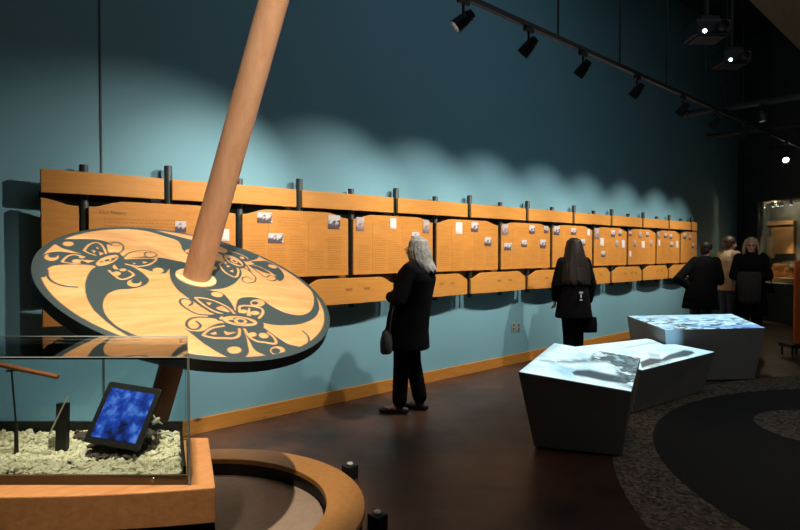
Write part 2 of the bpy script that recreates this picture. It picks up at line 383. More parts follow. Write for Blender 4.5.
# woven baskets, boards and carvings in the window
def fitem(px, z, o): return FW(sx2(px, o), z, o)
M_bask = wood('basket_weave', (.34, .17, .06), (.5, .29, .11), (6, 6, 20), .7); M_paleobj = mat('pale_carving', (.45, .38, .26), .7, noise=(6, (.55, .48, .34)))
for k, (px, r_, h_, lb) in enumerate([(771, .12, .2, 'small round woven basket at the left end of the display window'), (781, .17, .3, 'large woven basket in the middle of the display window'), (791, .13, .22, 'woven basket at the right of the display window')]):
    b_ = MB(); b_.lathe(fitem(px, .93, -.45), (0, 0, 1), [(0, r_ * .7), (h_ * .3, r_ * .95), (h_ * .6, r_), (h_, r_ * .85), (h_, r_ * .78), (h_ * .2, r_ * .6)], 20); tag(b_.build('woven_basket', M_bask, smooth=True), lb, 'basket', 'baskets in the display window')
for k, (px, z0, wd, hh, lb) in enumerate([(768, 1.35, .42, .5, 'pale framed sheet hanging at the left inside the display window'), (783, 1.45, .7, .62, 'brown wooden panel hanging in the middle of the display window'), (779, 2.12, .95, .1, 'long brown carved board high in the display window')]):
    a = sx2(px, -.87); b_ = MB(); fbox(b_, a - wd / 2, a + wd / 2, z0, z0 + hh, -.885, -.83)
    tag(b_.build(['framed_sheet', 'wooden_slab', 'carved_plank'][k], (M_paleobj if k == 0 else M_bask), bevel=.01), lb, 'artifact')
for k, px in enumerate([763, 772, 777, 781, 790]):
    p = fitem(px, 2.5, -.35); t = thing('case_downlight', '%s small white downlight from the left in the top of the display window' % ['first', 'second', 'third', 'fourth', 'fifth'][k], 'light', FW(sx2(px, -.35), 2.62, -.35), group='downlights in the display window')
    MB().lathe(p + np.array([0, 0, .12]), (0, 0, -1), [(0, .03), (.1, .035)], 12).build('lamp_body', M_black, t)
    MB().lathe(p + np.array([0, 0, .02]), (0, 0, -1), [(0, .024), (.012, .02)], 12).build('bulb', mat('bulb_glow', (1, 1, 1), emit=(.8, .9, 1), es=6), t)
spot('plinth_lamp', fitem(778, 2.5, -.40), fitem(780, .9, -.45), 700, 60, .8, (1, .74, .42), .02)
lw = bpy.data.lights.new('window_lamp', 'POINT'); lw.energy = 45; lw.color = (1, .78, .48); lw.shadow_soft_size = .02
lo_ = bpy.data.objects.new('window_lamp', lw); C.objects.link(lo_); lo_.location = fitem(775, 2.56, -.45)

# ------------------------------------------------------------------ electrical outlets
for k, px in enumerate((513.6, 518.6)):
    p = aty(px, 327, W - .008); t = thing('wall_outlet', '%s of the two grey outlet plates low on the blue wall' % ('left' if k == 0 else 'right'), 'outlet', (p[0], W - .004, p[2]), group='outlet plates')
    MB().box((p[0], W - .005, p[2]), (.075, .01, .12)).build('cover_plate', mat('plate_grey', (.42, .42, .38), .4), t, bevel=.003)
    for dz in (-.027, .027): MB().box((p[0], W - .012, p[2] + dz), (.034, .006, .034)).build('socket', mat('socket_dark', (.12, .12, .11), .4), t)

# ------------------------------------------------------------------ history display on the wall
ORD = ['first', 'second', 'third', 'fourth', 'fifth', 'sixth', 'seventh', 'eighth', 'ninth', 'tenth', 'eleventh']
xs = [87, 169, 237, 299, 351, 395.5, 435.6, 469.5, 500.4, 527, 552, 573.4, 593.5, 611.4, 628, 642.5, 656, 668.6, 681, 691]
PY = 4.764
PX = np.array([aty(x, 250, PY)[0] for x in xs]); _i = np.arange(20); PX = np.polyval(np.polyfit(_i, PX, 3), _i)
XL, XR = aty(42, 250, 4.70)[0], aty(697, 250, 4.70)[0]; G = .033
for i, x in enumerate(PX):
    odd = i % 2
    top = 2.205 if odd else 2.155
    where = ('standing between the %s and %s header boards from the left' % (ORD[i // 2], ORD[i // 2 + 1])) if odd else ('standing between the %s and %s text panels from the left' % (ORD[i // 2], ORD[i // 2 + 1]))
    t = thing('mounting_post', 'black round post ' + where, 'post', (x, PY, .96), group='black posts of the wall display')
    MB().lathe((x, PY, .96), (0, 0, 1), [(0, .028), (.004, .031), (top - .964, .031), (top - .96, .028)], 18).build('pole', M_post, t, smooth=True)
    for z in (1.12, 1.98): MB().rod((x, PY + .02, z), (x, W, z), .012, n=10).build('standoff', M_black, t)
def board(name, x0, x1, z0, z1, yf, th, notch, bow, label, group, m):
    """board facing the room; notch rounds its upper corners, bow curves it out"""
    N = 24; pts = []
    cx = (x0 + x1) / 2; hw = (x1 - x0) / 2
    b_ = MB(); vs = []; fs = []
    for k in range(N + 1):
        u = k / N; u = .5 - .5 * math.cos(pi * u); x = x0 + (x1 - x0) * u; e = min(x - x0, x1 - x)
        zt = z1
        if notch:
            if (x - x0 < notch[1] and notch[2]): zt = z1 - notch[0] * (.5 + .5 * math.cos(pi * min((x - x0) / notch[1], 1)))
            if (x1 - x < notch[1] and notch[3]): zt = z1 - notch[0] * (.5 + .5 * math.cos(pi * min((x1 - x) / notch[1], 1)))
        y = yf - bow * (1 - ((x - cx) / hw) ** 2)
        vs += [(x, y, z0), (x, y, zt), (x, y + th, z0), (x, y + th, zt)]
    for k in range(N):
        a = 4 * k; c = a + 4; fs += [(a, c, c + 1, a + 1), (a + 2, a + 3, c + 3, c + 2), (a, a + 2, c + 2, c), (a + 1, c + 1, c + 3, a + 3)]
    fs += [(0, 1, 3, 2), (4 * N, 4 * N + 2, 4 * N + 3, 4 * N + 1)]
    b_.add(vs, fs)
    t = thing(name, label, 'panel' if 'panel' in name else 'board', (cx, yf, z0), group=group)
    b_.build('board' if 'panel' in name else 'plank', m, t, bevel=.002)
    return t
HY = 4.70
BX = np.polyval(np.polyfit(_i, np.array([aty(x, 250, HY)[0] for x in xs]), 3), _i)
odd = [XL] + [BX[i] for i in range(1, 20, 2)] + [XR]; ev = [XL] + [BX[i] for i in range(0, 20, 2)] + [XR]
def dashes(b_, x0, x1, z0, z1, y, rows, hgt=.006):
    for k in range(rows):
        z = z1 - (z1 - z0) * k / max(rows - 1, 1); x = x0; xe = x1 - (random.random() * .25 * (x1 - x0) if k % 5 == 4 else random.random() * .02)
        while x < xe - .01:
            l = min(random.uniform(.012, .05), xe - x); b_.add([(x, y, z), (x + l, y, z), (x + l, y, z + hgt), (x, y, z + hgt)], [(0, 1, 2, 3)]); x += l + .007
for k in range(11):
    x0 = odd[k] + (G if k else 0); x1 = odd[k + 1] - (G if k < 10 else 0)
    pos = ('leftmost' if k == 0 else 'rightmost' if k == 10 else ORD[k])
    suf = '' if k in (0, 10) else ' from the left'
    board('header_board', x0, x1, 1.935, 2.095, HY, .028, None, .02, '%s plain cedar header board%s along the top of the wall display' % (pos, suf), 'header boards', M_panel2)
    t = board('footer_board', x0, x1, 1.01, 1.262, HY + .003, .026, (.072, .2, k > 0, k < 10), .045 if x1 - x0 > .8 else .01, '%s cedar board%s in the bottom row of the wall display' % (pos, suf), 'bottom row boards', M_panel2)
    if x1 - x0 > .8:
        cx = (x0 + x1) / 2; hw = (x1 - x0) / 2
        for q in (-.3, .12, .45) if k % 2 else (-.1, .3):
            xx = cx + q * hw; y = HY + .003 - .045 * (1 - q * q) - .0015
            b_ = MB(); b_.box((xx, y, 1.16), (.09, .002, .012)); b_.box((xx, y, 1.149), (.07, .002, .014)); b_.build('printed_caption', M_text2, t)
PHO = {  # photographs on each text panel: (px, py) of upper left and lower right corners
 1: [(175, 221, 186, 232), (219, 229, 229, 241)],
 2: [(257, 212, 272, 223), (268, 233, 283, 243), (328, 215, 340, 229)],
 3: [(356, 217, 364, 231), (390, 218, 396, 229), (423, 220, 429, 233), (411.5, 232, 419.5, 240)],
 4: [(455.5, 222, 462, 234), (471, 222, 478, 232), (484.5, 237, 491, 246)],
 5: [(502, 224, 508, 235), (529, 225, 534.5, 234), (544, 226, 548, 233), (504, 243, 512, 250), (521.5, 240, 526.5, 247), (540, 239.5, 545.5, 248)],
 6: [(553.5, 226, 559.5, 235), (571, 228, 576, 235), (587, 229, 589.8, 236), (581, 239, 585, 246)],
 7: [(594.5, 228, 598.5, 239), (611, 230, 615, 237), (618.5, 230, 621.5, 236), (600, 238, 603.5, 246), (615.5, 240, 618, 247), (621.5, 240, 624.5, 248), (601, 251, 605, 257)],
 8: [(629, 231, 631.5, 236), (639, 231.5, 641.5, 238), (646, 232, 648.5, 237), (634, 240, 636, 247), (641.5, 241, 644.5, 248), (650, 240, 652, 246), (629, 251, 631, 257)],
 9: [(657, 232, 659, 238), (664, 233, 667, 238), (669.5, 234, 672, 239), (658, 240, 660, 246), (670, 242, 673, 247), (676, 241, 678, 248)],
 10: [(683.5, 233, 686, 239), (689, 235, 691, 240), (692, 243, 694, 248)],
}
def photo_mat(name, kind):
    m = bpy.data.materials.new(name); m.use_nodes = True; nt = m.node_tree; b = nt.nodes['Principled BSDF']; b.inputs['Roughness'].default_value = .4
    tc = nd(nt, 'ShaderNodeTexCoord'); sp = nd(nt, 'ShaderNodeSeparateXYZ'); nt.links.new(tc.outputs['Generated'], sp.inputs[0])
    n = nd(nt, 'ShaderNodeTexNoise'); n.inputs['Scale'].default_value = 3.2; n.inputs['Detail'].default_value = 5; nt.links.new(tc.outputs['Object'], n.inputs['Vector']); n.inputs['Scale'].default_value = 22
    a = nd(nt, 'ShaderNodeMath', operation='MULTIPLY_ADD'); nt.links.new(n.outputs['Fac'], a.inputs[0]); a.inputs[1].default_value = 1.5
    a2 = nd(nt, 'ShaderNodeMath', operation='MULTIPLY_ADD'); nt.links.new(sp.outputs['Z'], a2.inputs[0]); a2.inputs[1].default_value = .6; a2.inputs[2].default_value = -.4; nt.links.new(a2.outputs[0], a.inputs[2])
    r = nd(nt, 'ShaderNodeValToRGB'); e = r.color_ramp.elements
    if kind == 0: e[0].position = .55; e[0].color = (.10, .075, .085, 1); e[1].position = .72; e[1].color = (.62, .56, .55, 1)
    elif kind == 1: e[0].position = .3; e[0].color = (.55, .46, .45, 1); e[1].position = .5; e[1].color = (.78, .70, .66, 1)
    else: e[0].position = .4; e[0].color = (.22, .15, .15, 1); e[1].position = .85; e[1].color = (.55, .45, .44, 1)
    nt.links.new(a.outputs[0], r.inputs[0]); nt.links.new(r.outputs[0], b.inputs['Base Color']); return m
PM = [photo_mat('photo_landscape', 0), photo_mat('photo_document', 1), photo_mat('photo_portrait', 2)]
for k in range(11):
    x0 = ev[k] + (G if k else 0); x1 = ev[k + 1] - (G if k < 10 else 0)
    desc = {0: 'narrow blank cedar panel at the left end of the wall display', 1: 'cedar text panel with the large heading, behind the top of the carved whorl',
            2: 'cedar text panel just right of the whorl shaft with three printed photographs', 3: 'cedar text panel in front of the silver haired visitor',
            4: 'cedar text panel directly right of the silver haired visitor', 5: 'cedar text panel between the two standing women, with six photographs',
            6: 'cedar text panel behind the head of the long haired visitor', 7: 'cedar text panel directly right of the long haired visitor, seven photographs',
            8: 'cedar text panel third from the right end of the wall display', 9: 'cedar text panel second from the right end of the wall display', 10: 'narrow cedar text panel at the right end of the wall display'}[k]
    z0 = 1.292 if k else 1.0
    if k == 0: z0 = 1.275
    t = board('text_panel', x0, x1, z0, 1.90, HY + .005, .026, (.05, .26, k > 0, k < 10), 0, desc, 'text panels', M_panel)
    y = HY + .005 - .0012
    L = x1 - x0
    if k == 0: continue
    def block(*a):
        b_ = MB(); dashes(b_, *a); b_.build('text_block', M_text2, t, fixn=False)['kind'] = 'stuff'
    if k == 1:
        text(t, 'heading_text', 'Our history', (x0 + .07, y, 1.805), .040, (1, 0, 0), (0, -1, 0), M_text)
        block(x0 + .1, x0 + .72, 1.66, 1.765, y, 5, .009); block(x0 + .1, x0 + .6, 1.34, 1.6, y, 12); block(x0 + .8, x0 + 1.05, 1.36, 1.6, y, 12)
    elif k < 10:
        for q in range(5):
            xa = x0 + .06 + q * (L - .1) / 5; top = random.choice([1.58, 1.66, 1.52, 1.62])
            block(xa, xa + (L - .1) / 5 - .04, random.choice([1.33, 1.36, 1.34]), top, y, int((top - 1.34) / .021))
        block(x0 + .35, x0 + .6, 1.76, 1.83, y, 4)
        for q in (1, 3): MB().box((x0 + .045 + q * (L - .1) / 5, y, 1.57), (.003, .001, .5)).build('printed_line', M_text2, t)
    for q, (a, b0, c, d) in enumerate(PHO.get(k, [])):
        p0 = aty(a, b0, HY + .005); p1 = aty(c, d, HY + .005)
        if p0[0] < x0 + .01 or p1[0] > x1 - .005:
            sh = max(x0 + .012 - p0[0], 0) - max(p1[0] - x1 + .012, 0); p0[0] += sh; p1[0] += sh
        wdt, hh = p1[0] - p0[0], p0[2] - p1[2]
        MB().box(((p0[0] + p1[0]) / 2, HY + .003, (p0[2] + p1[2]) / 2), (wdt, .005, hh)).build('printed_photograph', PM[0 if wdt > hh * 1.05 else (1 + (q + k) % 2)], t)
for z0, z1, m, nm, lb in ((1.895, 1.95, M_black, 'upper_gap_strip', 'long black strip added behind the gap between header boards and text panels'), (1.19, 1.30, M_brown, 'lower_rail', 'long wooden rail, its brown darkened for shade, between text panels and bottom boards')):
    tag(MB().box(((XL + XR) / 2, PY + .039, (z0 + z1) / 2), (XR - XL - .02, .01, z1 - z0)).build(nm, m), lb, 'rail')  # upper strip is added to keep the gap under the header boards black

# ------------------------------------------------------------------ lighting track and spotlights
def fixture(name_pos, top, aim, label, lit, group='track spotlights', head_s=1.0, lamp=None, dead=False):
    top = Vector(top); aim = Vector(aim)
    t = thing('track_spotlight', label, 'spotlight', top, group=group)
    piv = top + Vector((0, 0, -.16 * head_s)); d = (aim - piv).normalized(); x, y, _ = frame(d)
    b_ = MB(); b_.box(top + Vector((0, 0, -.02)), (.12 * head_s, .035, .04)); b_.build('track_adapter', M_black, t, bevel=.004)
    b_ = MB(); b_.rod(top + Vector((0, 0, -.03)), piv + Vector((0, 0, .045 * head_s)), .011 * head_s, n=10)
    for sgn in (-1, 1): b_.tube([piv + Vector((0, 0, .045 * head_s)), piv + x * sgn * .06 * head_s + Vector((0, 0, .03 * head_s)), piv + x * sgn * .062 * head_s], .006 * head_s, 8)
    b_.build('yoke', M_black, t)
    b_ = MB(); q = head_s
    b_.lathe(piv - d * .09 * q, d, [(0, .025 * q), (.005 * q, .036 * q), (.03 * q, .036 * q), (.032 * q, .044 * q), (.045 * q, .044 * q), (.047 * q, .036 * q), (.058 * q, .036 * q), (.06 * q, .046 * q), (.09 * q, .05 * q), (.17 * q, .055 * q), (.17 * q, .05 * q), (.135 * q, .044 * q)], 24)
    hd = b_.build('lamp_head', M_black, t, smooth=True)
    MB().lathe(piv + d * .047 * q, d, [(0, .043 * q), (.008 * q, .036 * q), (.012 * q, .01 * q)], 20).build('lens', M_lit if lit else M_unlit, t, smooth=True)
    if lamp: spot('lamp', piv + d * .10 * q, aim, lamp[0] * .88, lamp[1], 1.0, parent=t)
    return t
M_lit = mat('lit_lens', (1, 1, 1), emit=(1, .97, .9), es=14); M_unlit = mat('dull_lens', (.05, .05, .055), .2, emit=(1, .9, .75), es=.15)
tr = thing('lighting_track', 'long black lighting track running parallel to the blue wall', 'track', (7.6, TY, TZ))
MB().box((7.6, TY, TZ + .02), (14.6, .045, .04)).build('rail', M_black, tr, bevel=.003)
for px in (558, 620, 667, 706): x = aty(px, 40, TY)[0]; MB().rod((x, TY, TZ + .04), (x, TY, CE), .009, n=8).build('suspension_rod', M_black, tr)
for x in (1.6, 13.4): MB().rod((x, TY, TZ + .04), (x, TY, CE), .009, n=8).build('suspension_rod', M_black, tr)
for k, (x, ax, az, pw, cone) in enumerate(WALL_SPOTS):
    lb = {0: 'black spotlight on the wall track high above the carved whorl', 1: 'black spotlight with its bright lens showing at the top centre', 2: 'black spotlight on the track, second from the left in view',
          3: 'black spotlight on the track, third from the left in view', 4: 'black spotlight on the track, fourth from the left in view'}.get(k, 'black spotlight farthest along the wall track, at the right end of the display' if k == 9 else 'black spotlight on the wall track above the %s text panel from the left' % ORD[min(k + 2, 10)])
    fixture('', (x, TY, TZ), (ax, HY, az), lb, k == 1, lamp=(pw, cone))
# cross pipes
M_pipe = mat('pipe_black', (.008, .008, .009), .6)
for k, (X, ya, rr) in enumerate([(9.25, 3.5, .045), (11.3, 3.9, .04), (13.6, 4.1, .035)]):
    t = thing('cross_pipe', 'black suspended pipe crossing at the upper right, %s from the camera' % ['nearest', 'second', 'farthest'][k], 'pipe', (X, (ya - 2) / 2, TZ + .09), group='cross pipes')
    MB().rod((X, ya, TZ + .05 + rr), (X, -2, TZ + .05 + rr), rr, n=16).build('pipe', M_pipe, t)
    MB().rod((X, ya + .001, TZ + .05 + rr), (X, ya + .06, TZ + .05 + rr), rr * 1.25, n=16).build('end_cap', M_black, t)
    for y in (ya - .5, ya - 1.6, ya - 2.9): MB().rod((X, y, TZ + .05 + 2 * rr - .01), (X, y, CE), .010, n=8).build('suspension_rod', M_pipe, t)
    MB().rod((X, TY, TZ + .03), (X, TY, TZ + .06), .02, n=8).build('clamp', M_black, t)
fixture('', (9.25, 2.55, TZ + .06), (8.5, 1.8, 0), 'black spotlight hanging under the nearest cross pipe', False, group='pipe spotlights')
fixture('', (11.3, 3.05, TZ + .06), (11, 4.5, 1.6), 'black spotlight hanging under the second cross pipe', False, group='pipe spotlights')
fixture('', (13.6, 3.33, TZ + .06), (9, 1.2, .8), 'glowing white spotlight under the farthest cross pipe', True, group='pipe spotlights', head_s=1.15)
# projectors over the light tables
def projector(px, py, dep, label, led):
    p = atd(px, py, dep); t = thing('ceiling_projector', label, 'projector', p, group='ceiling projectors', rotz=_a + pi)
    L = lambda b_, n, m, **k: b_.build(n, m, t, local=True, **k)
    L(MB().box((0, 0, 0), (.34, .38, .16)), 'casing', M_black, bevel=.02)
    L(MB().lathe((.17, .08, 0), (1, 0, 0), [(0, .06), (.06, .055), (.06, .045), (.03, .04)], 20), 'lens_barrel', M_black, smooth=True)
    L(MB().rod((.172, -.1, -.05), (.18, -.1, -.05), .022 if led else .005), 'status_light', mat('led', (1, 1, 1), emit=(.6, .75, 1), es=7))
    L(MB().box((0, 0, .11), (.2, .2, .06)), 'mount_plate', M_pipe); L(MB().rod((0, 0, .13), (0, 0, CE - p[2]), .025), 'drop_pole', M_pipe)
    L(MB().box((.0, 0, -.085), (.28, .3, .012)), 'vent_tray', M_pipe)
projector(706, 32, 6.6, 'black projector at the upper right with a white light, nearer one', True)
projector(731, 60, 8.3, 'black projector at the upper right with a white light, farther one', True)

# ------------------------------------------------------------------ carved spindle whorl
n_ = np.array([.0457, -.4242, .9044]); n_ /= np.linalg.norm(n_)
DC = O + ray(194.3, 284.4) * 3.0; DR = .692; DH = .036
e1 = R_ - n_ * (R_ @ n_); e1 /= np.linalg.norm(e1); e2 = np.cross(n_, e1)
SD = ray(274, 0) * 2.70 + O - DC; SD /= np.linalg.norm(SD)
def disc_uv(px, py):
    h = 0.0
    d = ray(px, py)
    for _ in range(6):
        t = ((DC + n_ * h - O) @ n_) / (d @ n_); P = O + d * t - DC; u, v_ = P @ e1, P @ e2; h = DH * max(0, 1 - (u * u + v_ * v_) / DR ** 2)
    return u, v_
def el(cx, cy, rx, ry, rot=0, n=20):
    c, s = math.cos(math.radians(rot)), math.sin(math.radians(rot))
    return [(cx + rx * math.cos(t) * c - ry * math.sin(t) * s, cy + rx * math.cos(t) * s + ry * math.sin(t) * c) for t in np.linspace(0, 2 * pi, n, endpoint=False)]
D, Wd = 1, 0
ART = [  # (kind, value, points in photograph pixels[, width m])
 # ---- left butterfly: long sweeping wing
 ('p', D, [(92, 269), (87, 277), (85, 287), (87, 298), (93, 309), (100, 316), (112, 326), (130, 337), (160, 352), (170, 353), (142, 338), (120, 328), (108, 318), (103, 308), (104, 299), (109, 293), (119, 289.5), (133, 288.5), (145, 285), (149, 280), (145, 275), (137, 269), (125, 264), (113, 262), (99, 266)]),
 ('p', D, [(45, 246), (55, 242), (62, 239.5), (75, 239), (90, 239), (100, 240), (109, 243), (113, 247), (112, 254), (104, 258), (92, 256), (79, 253), (70.5, 250.6), (62, 248), (54, 244), (50, 248), (43, 251)]),
 ('p', D, [(36, 275), (37, 262), (45, 254), (57, 251.5), (70.5, 252.6), (80, 253.5), (92, 255), (100, 258), (100, 266), (88, 264.8), (70.5, 264.4), (55.4, 265.3), (49, 267.5), (46.5, 271), (45, 277)]),
 ('s', D, [(47, 270), (48, 277), (54, 282.5), (65, 286), (77, 287)], .011),
 ('p', D, [(122, 260), (131.5, 257.6), (148, 256.8), (160, 259.5), (173, 261), (185, 262.5), (185, 270), (172, 270), (169, 271.5), (163, 273.4), (152, 271.5), (140, 268), (128, 265)]),
 ('p', Wd, [(166, 273), (169.5, 268.5), (171, 276), (168, 279)]),
 ('e', Wd, (158, 270.5, 5.6, 2.7)), ('e', Wd, (68, 243.8, 5.6, 2.3)),
 ('e', Wd, (51.5, 257, 7.4, 3.8)), ('e', D, (52.8, 254.9, 4.8, 2.8)),
 ('e', Wd, (134.3, 283, 7.4, 3.7)), ('e', D, (135.8, 281.2, 4.6, 2.5)),
 # its wing loops
 ('s', Wd, [(84, 250.5), (88, 245.5), (94, 242.6), (100, 243.6), (104, 248.5), (106.5, 254.5)], .011), ('s', Wd, [(84, 250.5), (89, 253.2), (95, 255)], .010),
 ('p', Wd, [(91.5, 250), (96, 251), (94, 253)]), ('p', Wd, [(96.5, 246.5), (99.5, 248.5), (96.5, 248.8)]), ('p', Wd, [(99, 251.5), (104, 253.5), (100, 255.5)]),
 ('s', Wd, [(62, 261.5), (67, 256.5), (74, 254.6), (83, 256.5)], .011), ('s', Wd, [(62, 261.8), (70, 263), (80, 263.3)], .009), ('e', Wd, (76.5, 261, 4.6, 1.7)), ('p', Wd, [(80, 259.5), (95, 260.5), (88, 263)]), ('e', Wd, (82, 257, 3.4, 1.2)),
 ('s', Wd, [(109, 270.5), (114, 275), (121, 279.3), (128, 278), (133.5, 274.5), (129, 270.8)], .012), ('e', Wd, (116.5, 273.5, 4.3, 2.2)), ('e', Wd, (123, 269.8, 3.6, 1.3)),
 ('s', Wd, [(125, 258.8), (140, 258.2), (152, 258.4), (156, 260), (149, 264.5), (138, 266.2), (126, 264)], .010), ('p', Wd, [(133, 262.5), (136, 263.5), (133.5, 264.4)]), ('p', Wd, [(143, 261.4), (148, 262.3), (143, 263.5)]),
 # antennae
 ('p', Wd, [(107, 244.5), (113, 246), (118, 243), (121, 245), (121, 250), (114, 253.5), (109, 253)]),
 ('s', D, [(108, 242.6), (116, 242), (121, 243.5), (123.5, 247), (122, 251), (115, 254.5), (108, 255)], .008), ('e', D, (115.5, 244.2, 5.4, 1.7)), ('e', Wd, (115.8, 244.3, 4.3, 1.1)),
 ('s', D, [(123, 258), (128, 253.5), (137, 251), (147, 250.8), (154, 252.5), (156.5, 255.5), (151, 257.2), (144, 256)], .007), ('s', D, [(146, 256.5), (144.5, 254), (147, 252), (152, 253)], .006),
 # body
 ('e', D, (107.6, 260, 14.5, 6.4, -20)), ('e', D, (120, 262, 5, 7)), ('e', Wd, (107.2, 260.3, 12, 4.1, -20)), ('p', D, [(99, 262), (104, 260.2), (107, 258), (113, 258), (118, 256.5), (113, 260.5), (108, 262.3), (103, 262.3)]),
 ('e', Wd, (107, 260.3, 4.6, 2.2, -15)), ('e', D, (107, 260.3, 2.6, 1.1, -15)), ('p', Wd, [(112.5, 266.5), (114.5, 264.3), (118.5, 269.5), (113.5, 268.6)]),
 # ---- dark field round the collar with the front butterfly's upper wing
 ('p', D, [(157, 257.6), (173, 260), (187, 262.5), (200, 261), (216, 261), (222, 262), (237, 265), (241.6, 272.6), (239, 279), (232, 285), (222.5, 288.5), (210, 290), (220, 292), (226, 296), (232, 304), (236, 313), (224, 316), (212, 313), (203, 308), (194, 302), (184, 295), (177, 289), (171.5, 281), (169.5, 273), (169.5, 266)]),
 ('p', Wd, [(206, 289.6), (222, 289.6), (240, 281.5), (246, 285), (238, 300), (235.5, 311), (232, 303), (226, 295), (219, 291)]),
 ('e', Wd, (212.5, 268, 4.5, 2)), ('e', Wd, (217, 294.5, 6, 2.5, 8)),
 ('s', Wd, [(195.5, 297.6), (203, 298), (212, 300), (221, 303.5), (229, 308), (234, 313)], .011), ('s', Wd, [(195.5, 298.3), (203, 304.5), (212, 310), (222, 313.8)], .013),
 ('p', Wd, [(206, 302), (212, 303), (209, 305.2)]), ('p', Wd, [(221, 306), (224, 307), (230, 312), (220, 310), (216, 308)]),
 ('s', D, [(210, 315), (198, 314), (188, 309.5), (181.5, 304.5), (180, 300.5), (184, 298.6), (190, 300), (192.5, 303), (189.5, 305.5)], .010),
 ('s', D, [(222, 319), (208, 317.2), (195, 317.3), (188.5, 320), (186.5, 325), (191, 329), (198, 328.6), (200.5, 325), (196.5, 321.5)], .011),
 # front butterfly: lower wings
 ('p', D, [(184, 328), (190, 330.5), (202, 331), (212, 325.5), (222, 323), (236, 325), (243, 328), (246, 335), (248.5, 343), (249.2, 351), (246, 356.5), (240, 358.8), (227.5, 357), (215, 350.6), (202.5, 342.5), (192, 334)]),
 ('s', Wd, [(203, 335), (207, 331), (213, 327.8), (224, 325.8)], .011), ('s', Wd, [(203, 335), (212, 337.4), (224, 338), (234, 338), (239, 335), (239.5, 329)], .013),
 ('p', Wd, [(210, 333.6), (215.5, 331.5), (217, 334), (214, 334.6)]), ('p', Wd, [(224, 331), (229, 332.3), (236, 332), (230, 334.3), (226, 334.5)]), ('e', Wd, (234.4, 350, 7.2, 3.5)),
 ('p', D, [(243, 326), (252, 326), (262, 327), (270, 332), (280, 339), (290, 344.5), (306, 348.5), (300, 354), (285, 358), (275, 357.5), (265, 355), (255, 350), (249, 340), (245, 333)]),
 ('s', Wd, [(244.5, 329), (249, 336), (256, 340.6), (266, 342.5), (275.5, 343.4), (274.5, 338), (268, 332.5)], .013), ('e', Wd, (252.4, 334.5, 4.2, 2.3)), ('e', Wd, (263.7, 335.6, 5, 2.6, 10)), ('p', D, [(256, 326), (263, 326), (260, 332), (257, 332)]),
 ('e', Wd, (277.5, 350.6, 7.6, 4.4)), ('e', D, (275.8, 350.8, 4.6, 2.9)), ('p', Wd, [(244, 332), (246.5, 338), (249.8, 352), (256, 360), (262, 361), (256, 353), (249.5, 342)]),
 ('s', D, [(303, 331), (308, 336), (309, 341), (307.5, 347)], .010),
 # long right swoosh with upper right wing
 ('p', D, [(236, 314), (236, 308), (237.5, 301), (241, 298), (248, 297), (256, 297.5), (263, 300), (270, 305), (280, 310.5), (290, 314), (300, 315.2), (308, 313), (313, 307), (314, 298), (311, 290), (305, 283), (310, 286), (316, 296), (319, 305), (318.5, 312), (313, 319), (302, 323.5), (290, 325), (275, 325), (262, 322.5), (252, 319), (243, 317)]),
 ('e', Wd, (257.5, 303, 7.3, 3.8)), ('e', D, (255, 303, 3.4, 1.6)),
 ('s', Wd, [(239.6, 312), (240, 306.4), (248, 305.6), (257, 307), (262.5, 309.5), (262.5, 314), (259, 318)], .013), ('e', Wd, (243.7, 311.4, 3.8, 2)), ('e', Wd, (255, 313, 4.6, 2.1)), ('p', Wd, [(248.5, 308), (250, 308), (251, 317), (246.5, 316)]),
 # front body
 ('e', D, (241, 321, 20.5, 6.6, 7)), ('p', D, [(209, 315), (222, 313.5), (226, 318), (220, 321), (213, 317.3), (209, 318)]), ('e', D, (260.5, 325.5, 3.6, 4)), ('e', Wd, (240, 321, 17.6, 4.7, 7)),
 ('p', D, [(228, 320.5), (234, 319.5), (233, 318), (240, 317.6), (247, 319), (254, 323), (248, 323.6), (241, 325), (234, 323)]), ('e', Wd, (240.5, 321.2, 6.6, 3.3, 7)), ('e', D, (240.8, 321, 3.3, 1.7, 7)),
 ('p', Wd, [(219, 318), (222, 316), (224, 317.5), (221, 320)]),
 # ---- back butterfly
 ('p', D, [(110, 225), (120, 225.5), (146, 228), (167.5, 233.5), (192.6, 240), (205, 241), (222, 244), (240, 248), (256, 254.5), (258, 258), (252, 260.5), (245, 261.5), (240, 258), (230, 254.5), (222, 255), (215, 252), (210, 256), (200, 262), (189, 255.5), (182, 249), (181.4, 246), (177, 240.5), (163.6, 236), (146, 231), (120, 228)]),
 ('p', Wd, [(204, 243), (218, 246), (227, 250), (225, 253), (216, 251.5), (206, 251)]), ('e', Wd, (188.5, 251, 3.5, 1.7)),
 ('p', D, [(251, 262), (260, 261), (268, 261.5), (279, 268), (284, 275), (283, 279.5), (278.5, 280.5), (272, 273), (262, 267)]), ('e', Wd, (272.5, 266.5, 4.6, 1.6, 15)),
 ('s', Wd, [(219.5, 264.5), (222, 269), (227, 273.5), (236, 277), (238.3, 269.5), (233, 264.5)], .012), ('s', Wd, [(219.5, 264.5), (222.5, 263), (227, 263)], .010), ('p', Wd, [(226, 264.5), (230.5, 266.5), (227, 267.2)]), ('p', Wd, [(229.5, 271), (233, 269.5), (233.5, 272.5)]),
 ('s', D, [(245, 268), (251, 272.5), (255.7, 278), (254, 282), (247, 283), (242.5, 280.5), (243, 277.5), (248, 277), (252, 279.5)], .007), ('s', D, [(238, 265), (244, 268), (252, 272)], .006),
 ('s', D, [(249, 265), (258, 272), (266, 277.3), (270, 275.3), (276.5, 278.5), (273, 281), (267.5, 279.5)], .008), ('p', D, [(249, 265.5), (257, 264.5), (270, 272), (268, 273.5), (258, 270)]),
 ('s', Wd, [(250, 264.4), (260, 267), (270, 272.5), (276, 275.5)], .008),
